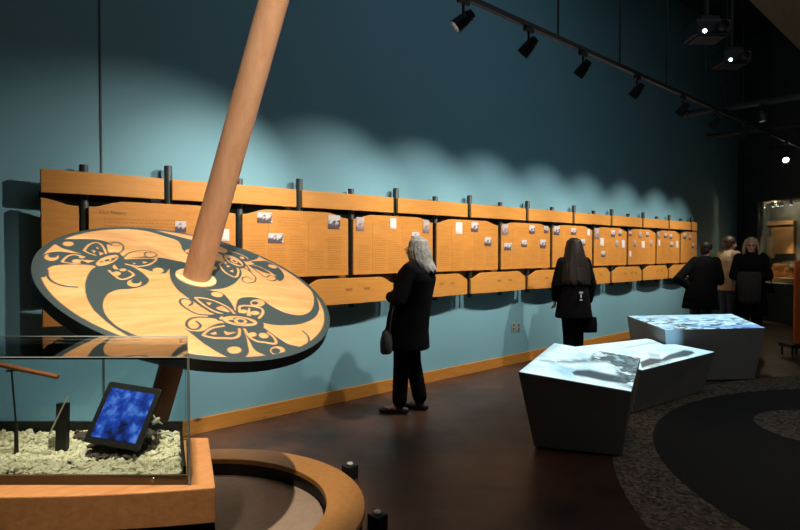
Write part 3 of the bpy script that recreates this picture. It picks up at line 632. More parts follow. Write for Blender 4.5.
 ('e', D, (234, 260.8, 13, 5.6, 27)), ('e', Wd, (233.6, 260.6, 10.8, 3.6, 27)), ('p', D, [(227, 258), (232, 258.3), (238, 261.5), (242, 265.5), (236, 264), (230, 262)]), ('e', Wd, (234, 261, 4, 1.6, 25)), ('e', D, (234.3, 261, 2, .8, 25)),
 ('s', Wd, [(231, 251.5), (238, 253.5), (246, 257), (248, 259)], .010), ('e', Wd, (242, 257.8, 2.6, 1.1, 20)), ('s', Wd, [(213, 257), (219, 257.6), (224, 258.6)], .012), ('s', D, [(243, 262), (247, 266), (250, 271)], .010),
]
NR, NT = 210, 1100
rr_ = np.linspace(0.0005, 1, NR) * DR; tt_ = np.linspace(0, 2 * pi, NT, endpoint=False)
PU = (rr_[:, None] * np.cos(tt_)).ravel(); PV = (rr_[:, None] * np.sin(tt_)).ravel(); P2 = np.stack([PU, PV], 1)
val = np.zeros(len(P2)); rho = np.hypot(PU, PV)
def aa(sd, cur, v_): k = np.clip(.5 - sd / .0034, 0, 1); return cur * (1 - k) + v_ * k
for it in ART:
    if it[0] == 's':
        L = np.array([disc_uv(*q) for q in spline(it[2], False, 5)]); lo = L.min(0) - .03; hi = L.max(0) + .03
        s_ = np.where((P2 > lo).all(1) & (P2 < hi).all(1))[0]; val[s_] = aa(segd(P2[s_], L) - it[3] / 2, val[s_], it[1])
    else:
        pts = el(*it[2]) if it[0] == 'e' else spline(it[2], True, 5 if len(it[2]) > 4 else 1)
        L = np.array([disc_uv(*q) for q in pts]); lo = L.min(0) - .01; hi = L.max(0) + .01
        s_ = np.where((P2 > lo).all(1) & (P2 < hi).all(1))[0]
        if len(s_) == 0: continue
        sd = segd(P2[s_], np.vstack([L, L[:1]])); sd = np.where(inside(P2[s_], L), -sd, sd); val[s_] = aa(sd, val[s_], it[1])
val = aa(-(rho - .662), val, 1)
hh_ = DH * (1 - (rho / DR) ** 2)
dw = DC + PU[:, None] * e1 + PV[:, None] * e2 + hh_[:, None] * n_
vs = [tuple(p) for p in dw]; fs = []
for i in range(NR - 1):
    a = i * NT
    for k in range(NT):
        k2 = (k + 1) % NT; fs.append((a + k, a + k2, a + NT + k2, a + NT + k))
fs.append(tuple(range(NT - 1, -1, -1)))
t = thing('spindle_whorl_sculpture', 'huge tilted carved cedar spindle whorl with dark butterfly designs on a leaning shaft', 'sculpture', DC - n_ * (DC[2] - .05) / n_[2])
WH = t
b_ = MB(); b_.add(vs, fs); dsc = b_.build('carved_face', M_disc, t, smooth=False, fixn=False)
dsc.data.polygons.foreach_set('use_smooth', [True] * len(dsc.data.polygons))
at_ = dsc.data.attributes.new('paint', 'FLOAT', 'POINT'); at_.data.foreach_set('value', val.astype(np.float32))
b_ = MB(); b_.lathe(DC - n_ * .06, n_, [(0, DR - .06), (.0, DR - .012), (.006, DR + .001), (.0595, DR + .001)], 128)
b_.build('rim', M_rim, t, smooth=True)
hub = DC
b_ = MB(); b_.lathe(hub + n_ * (DH - .002), n_, [(0, .099), (.006, .098), (.009, .094), (.009, .05)], 48); b_.build('collar', M_collar, t, smooth=True)
foot = DC - SD * (DC[2] - .05) / SD[2]
b_ = MB(); b_.lathe(foot + SD * .02, SD, [(0, .05), (.3, .058), (1.28, .062)], 40)
b_.build('lower_shaft', wood('shaded_shaft_cedar', (.42, .19, .10), (.55, .27, .15), (5, 5, .35), .5, band=6), t, smooth=True)  # same cedar as the upper shaft, shade under the disc put into its colour
b_ = MB(); b_.lathe(DC - SD * .02, SD, [(0, .066), (1.2, .064), (2.35, .062)], 40); b_.build('upper_shaft', M_shaft, t, smooth=True)

# ------------------------------------------------------------------ round ring bench under the sculpture
zr = .16; rc = np.array([1.004, 2.270]) * (H - zr); RO = .7222 * (H - zr); RI = .5703 * (H - zr)
t = thing('ring_plinth', 'low round wooden ring around the foot of the carved whorl', 'plinth', (rc[0], rc[1], 0))
RP = t
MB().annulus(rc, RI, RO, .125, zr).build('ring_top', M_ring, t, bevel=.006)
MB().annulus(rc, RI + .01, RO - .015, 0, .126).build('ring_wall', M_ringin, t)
MB().disc(rc, RI + .005, 0.001, .05).build('base_board', M_pool, t)
for k, (px, py) in enumerate([(350, 478), (373, 530)]):
    p = atz(px, py, 0)
    dv = p[:2] - rc; dv = dv / np.linalg.norm(dv); p[:2] = rc + dv * max(RO + .07, np.linalg.norm(p[:2] - rc))
    t = thing('floor_uplight', ['small black uplight with a white cap behind the right of the ring', 'small black uplight at the right edge of the ring nearest the camera'][k], 'light', (p[0], p[1], 0), group='small uplights around the ring')
    MB().box((p[0], p[1], .045), (.085, .085, .09)).build('housing', M_black, t, bevel=.008)
    MB().ell((p[0], p[1], .098), (.022, .022, .014)).build('cap', mat('white_cap', (.7, .72, .66), .4), t, smooth=True)

# ------------------------------------------------------------------ display case at lower left
zc = .84
def tz(pts, z): return [lat(s, d, z) for s, d in pts]
outer = [(-1.95, 1.80), (-.545, 1.785), (-.715, 2.26), (-1.95, 2.26)]
t = thing('display_case', 'glass display case on a thick fir base at the lower left', 'case', lat(-1.2, 2.0, 0)); DCASE = t
N = 20; front = [(-1.95 + 1.405 * k / N, 1.785 - .072 * (1 - (abs(1 - k / N - .5) / .5) ** 2.4)) for k in range(N + 1)]
ring = front + [(-.715, 2.26), (-1.95, 2.26)]
MB().prism(ring, .108, lambda s, d, q: lat(s, d, zc - .108 + q)).build('fir_base', M_case, t, bevel=.004)
MB().prism([(s * .96 + (-.05), 1.87 if d < 2 else 2.2) for s, d in outer], .1, lambda s, d, q: lat(s, d, zc - .208 + q)).build('under_frame', M_black, t)
for s, d in ((-.85, 1.93), (-.95, 2.15), (-1.8, 1.93), (-1.8, 2.15)): MB().prism([(s - .03, d - .03), (s + .03, d - .03), (s + .03, d + .03), (s - .03, d + .03)], zc - .2, lambda a, c, q: lat(a, c, q)).build('leg', M_black, t)
GF, GB = 1.80, 2.235; gr = lambda d: -.628 - (d - 1.8) * .36
tray_m = mat('olive_tray', (.30, .19, .085), .45)
# tray frame inside the glass
b_ = MB()
def wallq(b_, s0_, d0, s1_, d1, th, z0, z1):
    v_ = np.array([s1_ - s0_, d1 - d0]); v_ = v_ / np.linalg.norm(v_); nn = np.array([-v_[1], v_[0]]) * th
    q = [(s0_, d0), (s1_, d1), (s1_ + nn[0], d1 + nn[1]), (s0_ + nn[0], d0 + nn[1])]
    b_.prism(q, z1 - z0, lambda a, c, h: lat(a, c, z0 + h)); return b_
wallq(b_, -1.93, GF + .006, gr(GF) - .008, GF + .006, .012, zc, zc + .026); b_.build('front_tray_edge', tray_m, t)
b_ = MB(); wallq(b_, gr(GB) - .01, GB - .02, -1.93, GB - .02, .012, zc, zc + .075); wallq(b_, gr(GF + .02) - .008, GF + .02, gr(GB) - .012, GB - .02, .01, zc, zc + .05); b_.build('tray_walls', M_black, t)
ztop = 1.222
for nm, a in (('front_pane', (-1.94, GF, gr(GF), GF)), ('side_pane', (gr(GF + .006), GF + .006, gr(GB), GB)), ('rear_pane', (gr(GB) - .006, GB - .0, -1.94, GB - .0))):
    b_ = MB(); wallq(b_, *a, .006, zc + .001, ztop - .0065); b_.build(nm, M_glass2, t)
MB().prism([(-1.94, GF), (gr(GF) + .002, GF), (gr(GB) + .002, GB + .006), (-1.94, GB + .006)], .006, lambda a, c, h: lat(a, c, ztop - .006 + h)).build('top_pane', M_glass, t)
M_edge = mat('glass_edge', (.30, .36, .35), .15, emit=None)
b_ = MB()
b_.tube([lat(-1.94, GF - .001, ztop), lat(gr(GF), GF - .001, ztop), lat(gr(GB), GB + .006, ztop)], .0022, 6); b_.tube([lat(gr(GF) + .001, GF - .001, zc + .002), lat(gr(GF) + .001, GF - .001, ztop)], .0035, 6); b_.tube([lat(-1.94, GB + .006, ztop), lat(gr(GB), GB + .006, ztop)], .002, 6)
b_.build('glass_edges', M_edge, t, smooth=True)
p = lat(-.735, GF - .002, zc + .016); MB().lathe(p, -VH, [(0, .008), (.004, .006)], 12).build('screw', mat('screw_steel', (.3, .28, .24), .3, metal=1), t)
p = lat(gr(GB) - .03, GB - .02, ztop - .022); MB().prism([(-.06, -.015), (.02, -.015), (.02, .01), (-.06, .01)], .02, lambda a, c, h: p + R_ * a + VH * c + np.array([0, 0, h - .01])).build('corner_latch', M_black, t)
# bed of pale wood chips
def in_case(s, d): return -1.9 < s < gr(d) - .03 and GF + .03 < d < GB - .04
b_ = MB(); b_.prism([(-1.92, GF + .02), (gr(GF + .02) - .016, GF + .02), (gr(GB - .03) - .016, GB - .035), (-1.92, GB - .035)], .012, lambda a, c, h: lat(a, c, zc + .001 + h * .6))
b_.build('tray_floor', mat('tray_bed', (.05, .04, .03), .8), t)
ico = [(0, 0, 1), (.89, 0, .45), (.28, .85, .45), (-.72, .53, .45), (-.72, -.53, .45), (.28, -.85, .45), (.72, .53, -.45), (-.28, .85, -.45), (-.89, 0, -.45), (-.28, -.85, -.45), (.72, -.53, -.45), (0, 0, -1)]
icf = [(0, 1, 2), (0, 2, 3), (0, 3, 4), (0, 4, 5), (0, 5, 1), (1, 6, 2), (2, 7, 3), (3, 8, 4), (4, 9, 5), (5, 10, 1), (6, 7, 2), (7, 8, 3), (8, 9, 4), (9, 10, 5), (10, 6, 1), (11, 7, 6), (11, 8, 7), (11, 9, 8), (11, 10, 9), (11, 6, 10)]
def chip(b_, p, r_):
    sc_ = np.array([random.uniform(.6, 1.4) for _ in range(3)]); a = random.uniform(0, 6.3); c, s = math.cos(a), math.sin(a)
    vs = []
    for v_ in ico:
        v_ = np.array(v_) * sc_ * r_ * random.uniform(.65, 1.25); vs.append(p + np.array([v_[0] * c - v_[1] * s, v_[0] * s + v_[1] * c, v_[2] * .8]))
    b_.add(vs, icf)
def darkpatch(s, d): return (((s + .93) / .10) ** 2 + ((d - 2.03) / .085) ** 2 < 1) or (((s + 1.00) / .14) ** 2 + ((d - 2.14) / .05) ** 2 < 1)
b1 = MB(); b2 = MB()
for _ in range(6500):
    s = random.uniform(-1.88, -.6); d = random.uniform(GF + .03, GB - .05)
    if not in_case(s, d): continue
    h = .010 + .075 * (d - GF) + .006 * math.sin(s * 9) * math.sin(d * 14 + 1)
    if darkpatch(s + random.uniform(-.02, .02), d + random.uniform(-.02, .02)): chip(b2, lat(s, d, zc + h + .004 + random.uniform(0, .012)), random.uniform(.007, .014))
    else: chip(b1, lat(s, d, zc + h + random.uniform(-.004, .008)), random.uniform(.006, .0115))
tag(b1.build('wood_chips', mat('cream_chips', (.72, .66, .44), .7, noise=(40, (.86, .80, .58))), fixn=False), 'bed of pale cream chips covering the floor of the glass case', 'chips', kind='stuff')
tag(b2.build('dark_gravel', mat('brown_gravel', (.05, .035, .028), .7, noise=(40, (.12, .09, .07))), fixn=False), 'dark brown clumps among the pale chips under the tablet', 'gravel', kind='stuff')

# tablet on a black stand inside the case
c4 = [atd(105.7, 381, 2.085), atd(158.4, 387.5, 2.055), atd(140, 453, 1.945), atd(88.6, 442, 1.975)]
tc_ = sum(c4) / 4; ux = ((c4[1] - c4[0]) + (c4[2] - c4[3])); ux /= np.linalg.norm(ux); uy = (c4[0] - c4[3]) + (c4[1] - c4[2]); uy -= ux * (uy @ ux); uy /= np.linalg.norm(uy); un = np.cross(ux, uy)
tw = np.linalg.norm(c4[1] - c4[0]) / 2; th_ = np.linalg.norm(c4[0] - c4[3]) / 2
M4 = Matrix(((ux[0], uy[0], un[0], tc_[0]), (ux[1], uy[1], un[1], tc_[1]), (ux[2], uy[2], un[2], tc_[2]), (0, 0, 0, 1)))
t = thing('tablet', 'black tablet showing a blue picture on its screen inside the glass case', 'tablet', tc_, rot=M4.to_3x3().to_4x4())
L = lambda b_, n, m, **k: b_.build(n, m, t, local=True, **k)
def rrect(w_, h_, r_, n=6): return [(sx_ * (w_ - r_) + r_ * math.cos(a), sy_ * (h_ - r_) + r_ * math.sin(a)) for sx_, sy_, a0 in ((1, 1, 0), (-1, 1, pi / 2), (-1, -1, pi), (1, -1, 3 * pi / 2)) for a in np.linspace(a0, a0 + pi / 2, n)]
L(MB().prism(rrect(tw, th_, .01), .009, lambda a, c, h: (a, c, h - .009)), 'tablet_body', M_black, bevel=.001)
scm = bpy.data.materials.new('blue_screen'); scm.use_nodes = True; nt = scm.node_tree; b = nt.nodes['Principled BSDF']; b.inputs['Base Color'].default_value = (.01, .01, .02, 1); b.inputs['Roughness'].default_value = .15
tc = nd(nt, 'ShaderNodeTexCoord'); n = nd(nt, 'ShaderNodeTexNoise'); n.inputs['Scale'].default_value = 26; n.inputs['Detail'].default_value = 6; nt.links.new(tc.outputs['Object'], n.inputs['Vector'])
gr_ = nd(nt, 'ShaderNodeMapping'); gr_.inputs['Location'].default_value = (0, 0, 0); gr_.inputs['Scale'].default_value = (14, 14, 14); nt.links.new(tc.outputs['Object'], gr_.inputs[0])
sp_ = nd(nt, 'ShaderNodeTexGradient', gradient_type='SPHERICAL'); nt.links.new(gr_.outputs[0], sp_.inputs[0])
ms = nd(nt, 'ShaderNodeMath', operation='MULTIPLY_ADD'); nt.links.new(sp_.outputs['Fac'], ms.inputs[0]); ms.inputs[1].default_value = -.28; nt.links.new(n.outputs['Fac'], ms.inputs[2])
r = nd(nt, 'ShaderNodeValToRGB'); e = r.color_ramp.elements; e[0].position = .30; e[0].color = (.002, .006, .04, 1); e[1].position = .72; e[1].color = (.16, .38, .85, 1)
e2_ = r.color_ramp.elements.new(.5); e2_.color = (.01, .06, .42, 1)
nt.links.new(ms.outputs[0], r.inputs[0]); nt.links.new(r.outputs[0], b.inputs['Emission Color']); b.inputs['Emission Strength'].default_value = 1.0
L(MB().prism(rrect(tw * .82, th_ * .80, .002, 2), .0008, lambda a, c, h: (a, c, h)), 'screen', scm)
L(MB().rod((0, -th_ * .90, .0), (0, -th_ * .90, .0008), .0045), 'home_button', M_pipe)
st = thing('tablet_stand', 'short black post holding up the tablet in the chips', 'stand', (tc_[0], tc_[1], zc + .013))
bk = tc_ - un * .018
fx = lat(-.895, 1.965, zc + .014)
b_ = MB(); b_.hexa([fx + R_ * a + VH * c for a, c in ((-.022, -.008), (.022, -.008), (.022, .008), (-.022, .008))], [bk + R_ * a - un * c for a, c in ((-.022, 0), (.022, 0), (.022, .012), (-.022, .012))]); b_.build('post', M_black, st)
b_ = MB(); b_.prism([(-.05, -.06), (.05, -.06), (.05, .06), (-.05, .06)], .006, lambda a, c, h: tc_ - un * .0165 + ux * a + uy * c + un * h); b_.build('back_plate', M_black, st)
b_ = MB(); pts = [lat(-.855 + .07 * math.sin(a), 2.09 + .05 * math.cos(a), zc + .052 + .006 * math.sin(2 * a)) for a in np.linspace(-1.6, 2.0, 16)]
tag(b_.tube(spline(pts, False, 3), .003).build('white_cable', mat('cable_white', (.6, .62, .58), .4), smooth=True), 'white cable looping over the chips behind the tablet', 'cable')
# thin pale card on a black post
cp = lat(-1.128, 2.02, zc); t = thing('label_stand', 'black upright post holding a thin pale slanted card in the glass case', 'stand', cp + np.array([0, 0, .013]))
b_ = MB(); b_.hexa([cp + np.array([0, 0, .014]) + R_ * a + VH * c for a, c in ((-.018, -.01), (.018, -.01), (.018, .01), (-.018, .01))], [cp + np.array([0, 0, .19]) + R_ * (a + .006) + VH * c for a, c in ((-.018, -.01), (.018, -.01), (.018, .01), (-.018, .01))]); b_.build('post', M_black, t)
a0 = cp + R_ * .020 + np.array([0, 0, .215]); a1 = cp + R_ * -.045 + np.array([0, 0, .085])
b_ = MB(); w3 = ray(58, 425) * .10; nrm = np.cross(a1 - a0, w3); nrm /= np.linalg.norm(nrm)
b_.hexa([a0 - w3 * .12, a1 - w3 * .12, a1 + w3, a0 + w3], [q + nrm * .005 for q in (a0 - w3 * .12, a1 - w3 * .12, a1 + w3, a0 + w3)]); b_.build('pale_card', mat('card_cream', (.55, .56, .45), .5), t)
# wooden stick on a thin stand
sa = atd(58, 377, 1.98); sb = atd(-45, 355, 2.02)
t = thing('wooden_stick', 'orange brown wooden stick held level in the glass case', 'stick', (sa + sb) / 2)
MB().rod(sb, sa, .0085, .0078, 14).build('stick', wood('stick_wood', (.26, .09, .03), (.38, .14, .05), (3, 3, 3), .4), t, smooth=True)
ps = sa + (sb - sa) * ((58 - 12) / 103); t = thing('stick_stand', 'thin black stand under the wooden stick in the glass case', 'stand', (ps[0], ps[1], zc + .013))
b_ = MB(); q0 = np.array([ps[0], ps[1], 0]) + R_ * .012; b_.rod(q0 + np.array([0, 0, zc + .014]), q0 + np.array([0, 0, zc + .13]), .007, .006); b_.rod(q0 + np.array([0, 0, zc + .13]), ps - np.array([0, 0, .010]), .003); b_.build('rod', M_black, t)
MB().box(ps - np.array([0, 0, .0115]), (.03, .012, .005)).build('cradle', M_black, t)
# small white carved bird behind the tablet
p = atd(156, 421, 2.12); t = thing('white_carving', 'small white winged carving beside the tablet', 'carving', p)
b_ = MB(); b_.ell(p, (.017, .009, .008), Matrix.Rotation(-.6, 3, 'Y')); b_.cap(p, p + R_ * .022 + np.array([0, 0, -.010]), .006, .002); b_.cap(p, p + np.array([0, 0, .02]) - R_ * .008, .006, .002); b_.build('body', mat('bone_white', (.6, .6, .52), .5), t, smooth=True)
MB().rod((p[0], p[1], zc + .014), p - np.array([0, 0, .006]), .002, n=8).build('wire', M_black, t)

# ------------------------------------------------------------------ light tables
def screen_mat(name, strength):
    m = bpy.data.materials.new(name); m.use_nodes = True; nt = m.node_tree; b = nt.nodes['Principled BSDF']; b.inputs['Base Color'].default_value = (.01, .01, .01, 1); b.inputs['Roughness'].default_value = .3; b.inputs['Specular IOR Level'].default_value = .12
    a = nd(nt, 'ShaderNodeAttribute', attribute_name='picture'); nt.links.new(a.outputs['Color'], b.inputs['Emission Color']); b.inputs['Emission Strength'].default_value = strength; return m
M_scr = screen_mat('projected_table_glow', 1.15)  # emission stands in for pictures projected onto the table tops
def fbm(P, seed, f0=3, oc=5):
    g = np.random.default_rng(seed); out = np.zeros(len(P)); amp = 1; tot = 0
    for o in range(oc):
        n = 64; G_ = g.random((n, n)); q = P * f0 * 2 ** o; i = np.floor(q).astype(int); f = q - i; f = f * f * (3 - 2 * f)
        a = G_[i[:, 0] % n, i[:, 1] % n]; b = G_[(i[:, 0] + 1) % n, i[:, 1] % n]; c = G_[i[:, 0] % n, (i[:, 1] + 1) % n]; d = G_[(i[:, 0] + 1) % n, (i[:, 1] + 1) % n]
        out += amp * ((a * (1 - f[:, 0]) + b * f[:, 0]) * (1 - f[:, 1]) + (c * (1 - f[:, 0]) + d * f[:, 0]) * f[:, 1]); tot += amp; amp *= .55
    out /= tot; return (out - out.mean()) / out.std() * .14 + .5
def screen(quad, t, fn, nu=220, nv=160, name='screen_surface', clip=None):
    q = [np.array(p) for p in quad]; u, v_ = np.meshgrid(np.linspace(0, 1, nu), np.linspace(0, 1, nv)); u = u.ravel(); v_ = v_.ravel()
    P = (q[0][None] * ((1 - u) * (1 - v_))[:, None] + q[1][None] * (u * (1 - v_))[:, None] + q[2][None] * (u * v_)[:, None] + q[3][None] * ((1 - u) * v_)[:, None])
    fs = [(j * nu + i, j * nu + i + 1, (j + 1) * nu + i + 1, (j + 1) * nu + i) for j in range(nv - 1) for i in range(nu - 1)]
    if clip is not None:
        fa = np.array(fs); ok = inside(P[fa].mean(1)[:, :2], np.array(clip)); fs = [tuple(f) for f in fa[ok].tolist()]
    b_ = MB(); b_.add(P, fs); o = b_.build(name, M_scr, t, fixn=False)
    d = P - O; z = d @ V; px = np.stack([CX + F * (d @ R_) / z, CY - F * (d @ U) / z], 1)
    col = fn(px, np.stack([P[:, 0], P[:, 1]], 1)); at = o.data.attributes.new('picture', 'FLOAT_COLOR', 'POINT')
    at.data.foreach_set('color', np.concatenate([np.clip(col, 0, 4), np.ones((len(P), 1))], 1).astype(np.float32).ravel()); return o
def light_table(label, top, foot_, fn, group='light tables', notch=None):
    top = [np.array(p, float) for p in top]; foot_ = [np.array(p, float) for p in foot_]
    c = sum(foot_) / 4; t = thing('light_table', label, 'table', (c[0], c[1], 0), group=group)
    b_ = MB()
    if notch is None: b_.hexa([p + np.array([0, 0, .012]) for p in foot_], top)
    else:               # outline with a corner cut out where the next table stands
        tp, ft = notch[:2]; n = len(tp); b_.add([(x, y, .012) for x, y in ft] + [(x, y, .444) for x, y in tp], [tuple(range(n))[::-1], tuple(range(n, 2 * n))] + [(i, (i + 1) % n, (i + 1) % n + n, i + n) for i in range(n)])
    b_.build('cabinet', M_table, t, bevel=.004)
    cf = sum(foot_) / 4; b_ = MB(); kk = [cf + (p - cf) * .93 for p in foot_]; b_.hexa([p + np.array([0, 0, .0105]) for p in kk], [p + np.array([0, 0, .014]) for p in kk]); b_.build('plinth', M_black, t)
    ct = sum(top) / 4; n = np.cross(top[1] - top[0], top[3] - top[0]); n /= np.linalg.norm(n); n = n if n[2] > 0 else -n
    screen([ct + (p - ct) * .985 + n * .0022 for p in top], t, fn, clip=None if notch is None else notch[2]); return t
WB = np.array([.72, .98, 1.04]); 
def soft(px, poly, ed=1.0):
    L = np.array(poly, float); sd = segd(px, np.vstack([L, L[:1]])); return np.clip(.5 - np.where(inside(px, L), -sd, sd) / ed, 0, 1)[:, None]
def lerp(a, b, k): return a * (1 - k) + b * k
def scr1(px, P):
    n = fbm(P, 3, 5)[:, None]; n2 = fbm(P, 9, 16)[:, None]; base = lerp(WB, np.array([.36, .66, .78]), np.clip((n - .45) * 3, 0, 1))
    dk = np.array([.05, .085, .10]); k = soft(px, [(593, 354), (600, 351), (618, 352.5), (640, 357), (637, 380), (632, 389), (622, 381), (612, 366), (608, 362), (588, 362), (570, 363), (540, 360.5), (570, 360.5), (590, 359)], 4)
    c = lerp(base, dk, k * np.clip((n2 - .25) * 5, 0, .95)); k = soft(px, [(572, 372), (577, 370), (590, 370), (604, 373), (626, 377), (633, 379), (626, 384), (604, 381), (586, 377), (574, 375)], 2)
    c = lerp(c, dk, k * .98); k = soft(px, [(546, 344), (556, 343), (562, 346), (550, 352), (535, 361), (522, 372), (517, 372)], 5); c = lerp(c, np.array([.25, .36, .40]), k * .5)
    sp = np.clip((px[:, :1] - 596) / 40, 0, 1) * np.clip((n2 - .5) * 8, 0, 1); return lerp(c, np.array([.22, .33, .36]), sp * .8)
def scr2(px, P):
    n = fbm(P, 5, 4)[:, None]; n2 = fbm(P, 12, 14)[:, None]; base = lerp(np.array([.70, .97, 1.0]), np.array([.5, .82, .9]), np.clip((n - .5) * 4, 0, 1))
    dk = np.array([.13, .22, .26]); k = soft(px, [(640, 362), (650, 358), (662, 359), (668, 355), (684, 350), (692, 351), (695, 353), (688, 356), (672, 359), (660, 363), (648, 366), (642, 368)], 1.6); c = lerp(base, dk * .5, k)
    k = soft(px, [(647, 352), (652, 353), (660, 354.5), (660, 358), (650, 357)], 2); c = lerp(c, np.array([.3, .5, .55]), k * .7)
    k = soft(px, [(612, 350), (628, 346.5), (642, 344), (662, 341), (662, 341.8), (642, 345.3), (628, 348)], 1.2); c = lerp(c, np.array([.35, .55, .6]), k * .8)
    k = soft(px, [(640, 369), (652, 365), (662, 361), (674, 359), (668, 363), (652, 369), (641, 372)], 2); return lerp(c, np.array([.35, .52, .5]), k * np.clip((n2 - .4) * 5, 0, .9))
def scr3(px, P):
    n = fbm(P * np.array([1, 1.6]), 21, 7.5, 5)[:, None]; n2 = fbm(P, 30, 12)[:, None]
    base = lerp(np.array([.55, .88, 1.0]), np.array([.30, .62, .85]), np.clip((n2 - .42) * 4, 0, 1)); k = np.clip((n - .47) * 10, 0, 1) * np.clip((n2 - .36) * 8, 0, 1)
    fr = np.clip((px[:, 1:2] - 316.5) / 3, 0.25, 1); c = lerp(base, np.array([.03, .06, .09]), k * fr * .9)
    k = soft(px, [(690, 327), (764, 328.5), (766, 326), (755, 324.5), (720, 325.5), (692, 325.8)], 1.5); return lerp(c, np.array([.10, .25, .75]), k * .6)
z3 = np.array
def inset(q, offs):      # foot outline: each side of the top moved inwards, so every side stays flat
    n = len(q); L = []
    c = sum(p[:2] for p in q) / n
    for i in range(n):
        a, b = q[i][:2], q[(i + 1) % n][:2]; d = (b - a) / np.linalg.norm(b - a); m = np.array([-d[1], d[0]]); m = m if m @ (c - a) > 0 else -m; L.append((a + m * offs[i], d))
    out = []
    for i in range(n):
        (p, d), (r_, e_) = L[i - 1], L[i]; t = np.linalg.solve(np.array([[d[0], -e_[0]], [d[1], -e_[1]]]), r_ - p); out.append(np.array([*(p + d * t[0]), 0]))
    return out
A1, B1, C1, D1 = z3([3.826, 2.671, .62]), z3([4.230, 1.972, .52]), z3([5.212, 2.354, .595]), z3([4.878, 3.013, .69])
f1a, f1b = atz(534, 448, 0), atz(622, 457.5, 0)
light_table('grey tapered light table nearest the camera, with a tilted lit top', [A1, B1, C1, D1], [f1a, f1b, z3([5.03, 2.38, 0]), z3([4.80, 2.93, 0])], scr1)
A2, B2, C2, D2 = atz(640.6, 371, .444), atz(715.6, 352, .444), z3([7.56, 3.36, .445]), z3([5.5, 3.68, .44])
C2 = z3([7.30, 2.76, .445]); q2 = z3([7.18, 2.93, .445])
f2a, f2b = atz(633, 414, 0), atz(714, 390, 0)
C2x = z3([7.10, 2.86, .445]); C2y = z3([7.52, 3.34, .445])
light_table('low grey light table in the middle with a dark fish shape on its lit top', [A2, B2, z3([7.42, 3.28, .444]) , z3([6.2, 3.57, .444])], [f2a, z3([6.95, 2.44, 0]), z3([7.0, 3.15, 0]), z3([6.2, 3.42, 0])], scr2,
            notch=([tuple(A2[:2]), tuple(B2[:2]), (7.215, 2.835), (7.09, 2.935), (7.395, 3.215), (7.39, 3.29), (6.2, 3.57)],
                   [tuple(f2a[:2]), (6.95, 2.44), (7.06, 2.78), (7.03, 2.95), (7.2, 3.13), (7.2, 3.18), (6.2, 3.42)],
                   [(5.35, 2.30), (6.945, 2.30), (7.215, 2.835), (7.09, 2.935), (7.395, 3.215), (7.40, 3.32), (6.15, 3.60)]))
A3, B3, C3, D3 = atz(665, 330, .61), atz(766, 328, .62), atz(732, 314, .62), atz(627, 316, .61)
light_table('large grey light table farthest back with a lit speckled map on top', [A3, B3, C3, D3], inset([A3, B3, C3, D3], (.02, .12, .10, .06)), scr3)

# ------------------------------------------------------------------ orange display stand at the right edge
t = thing('orange_display_stand', 'orange upright panel on a black footed base at the right edge', 'stand', lat(5.83, 8.85, 0), rotz=_a - pi / 2)
L = lambda b_, n, m, **k: b_.build(n, m, t, local=True, **k)
L(MB().hexa([(-.10, -.02, .18), (.35, -.02, .18), (.35, .02, .18), (-.10, .02, .18)], [(-.05, .06, 1.38), (.35, .06, 1.38), (.35, .10, 1.38), (-.05, .10, 1.38)]), 'panel', mat('orange_paint', (.62, .12, .02), .5, noise=(3, (.7, .15, .03))), bevel=.005)
L(MB().box((.08, .0, .155), (.62, .3, .05)), 'base_plate', M_black, bevel=.005)
for x in (-.19, .02, .33):
    for y in (-.12, .12): L(MB().rod((x, y, 0), (x, y, .13), .014, n=10), 'leg', M_black)

# ------------------------------------------------------------------ people
M_skin = mat('skin', (.42, .22, .15), .5, noise=(8, (.48, .27, .19)))
M_coat = mat('black_wool', (.005, .005, .006), .95, spec=.06, bump=.5, bscale=60, noise=(6, (.007, .007, .008)))
M_trou = mat('black_trousers', (.005, .005, .006), .9, spec=.08, bump=.3, bscale=30)
M_shoe = mat('dark_leather', (.02, .018, .017), .5)
M_silver = mat('silver_hair', (.17, .165, .15), .6, noise=(30, (.33, .32, .29)), bump=.6, bscale=50)
M_darkhair = mat('dark_hair', (.008, .005, .004), .55, spec=.3, noise=(40, (.014, .008, .006)), bump=.5, bscale=60)
M_blond = mat('blond_hair', (.20, .15, .09), .55, noise=(30, (.34, .27, .17)), bump=.5, bscale=50)
M_beige = mat('beige_coat', (.40, .30, .19), .85, spec=.2, bump=.4, bscale=30, noise=(5, (.46, .35, .22)))
M_jean = mat('blue_jeans', (.035, .045, .075), .85, bump=.3, bscale=40)
M_grey = mat('grey_wool', (.018, .018, .02), .9, bump=.6, bscale=50)
M_eye = mat('eye', (.05, .04, .035), .2); M_lip = mat('lips', (.35, .12, .10), .5)
def VV(*a): return Vector(a)
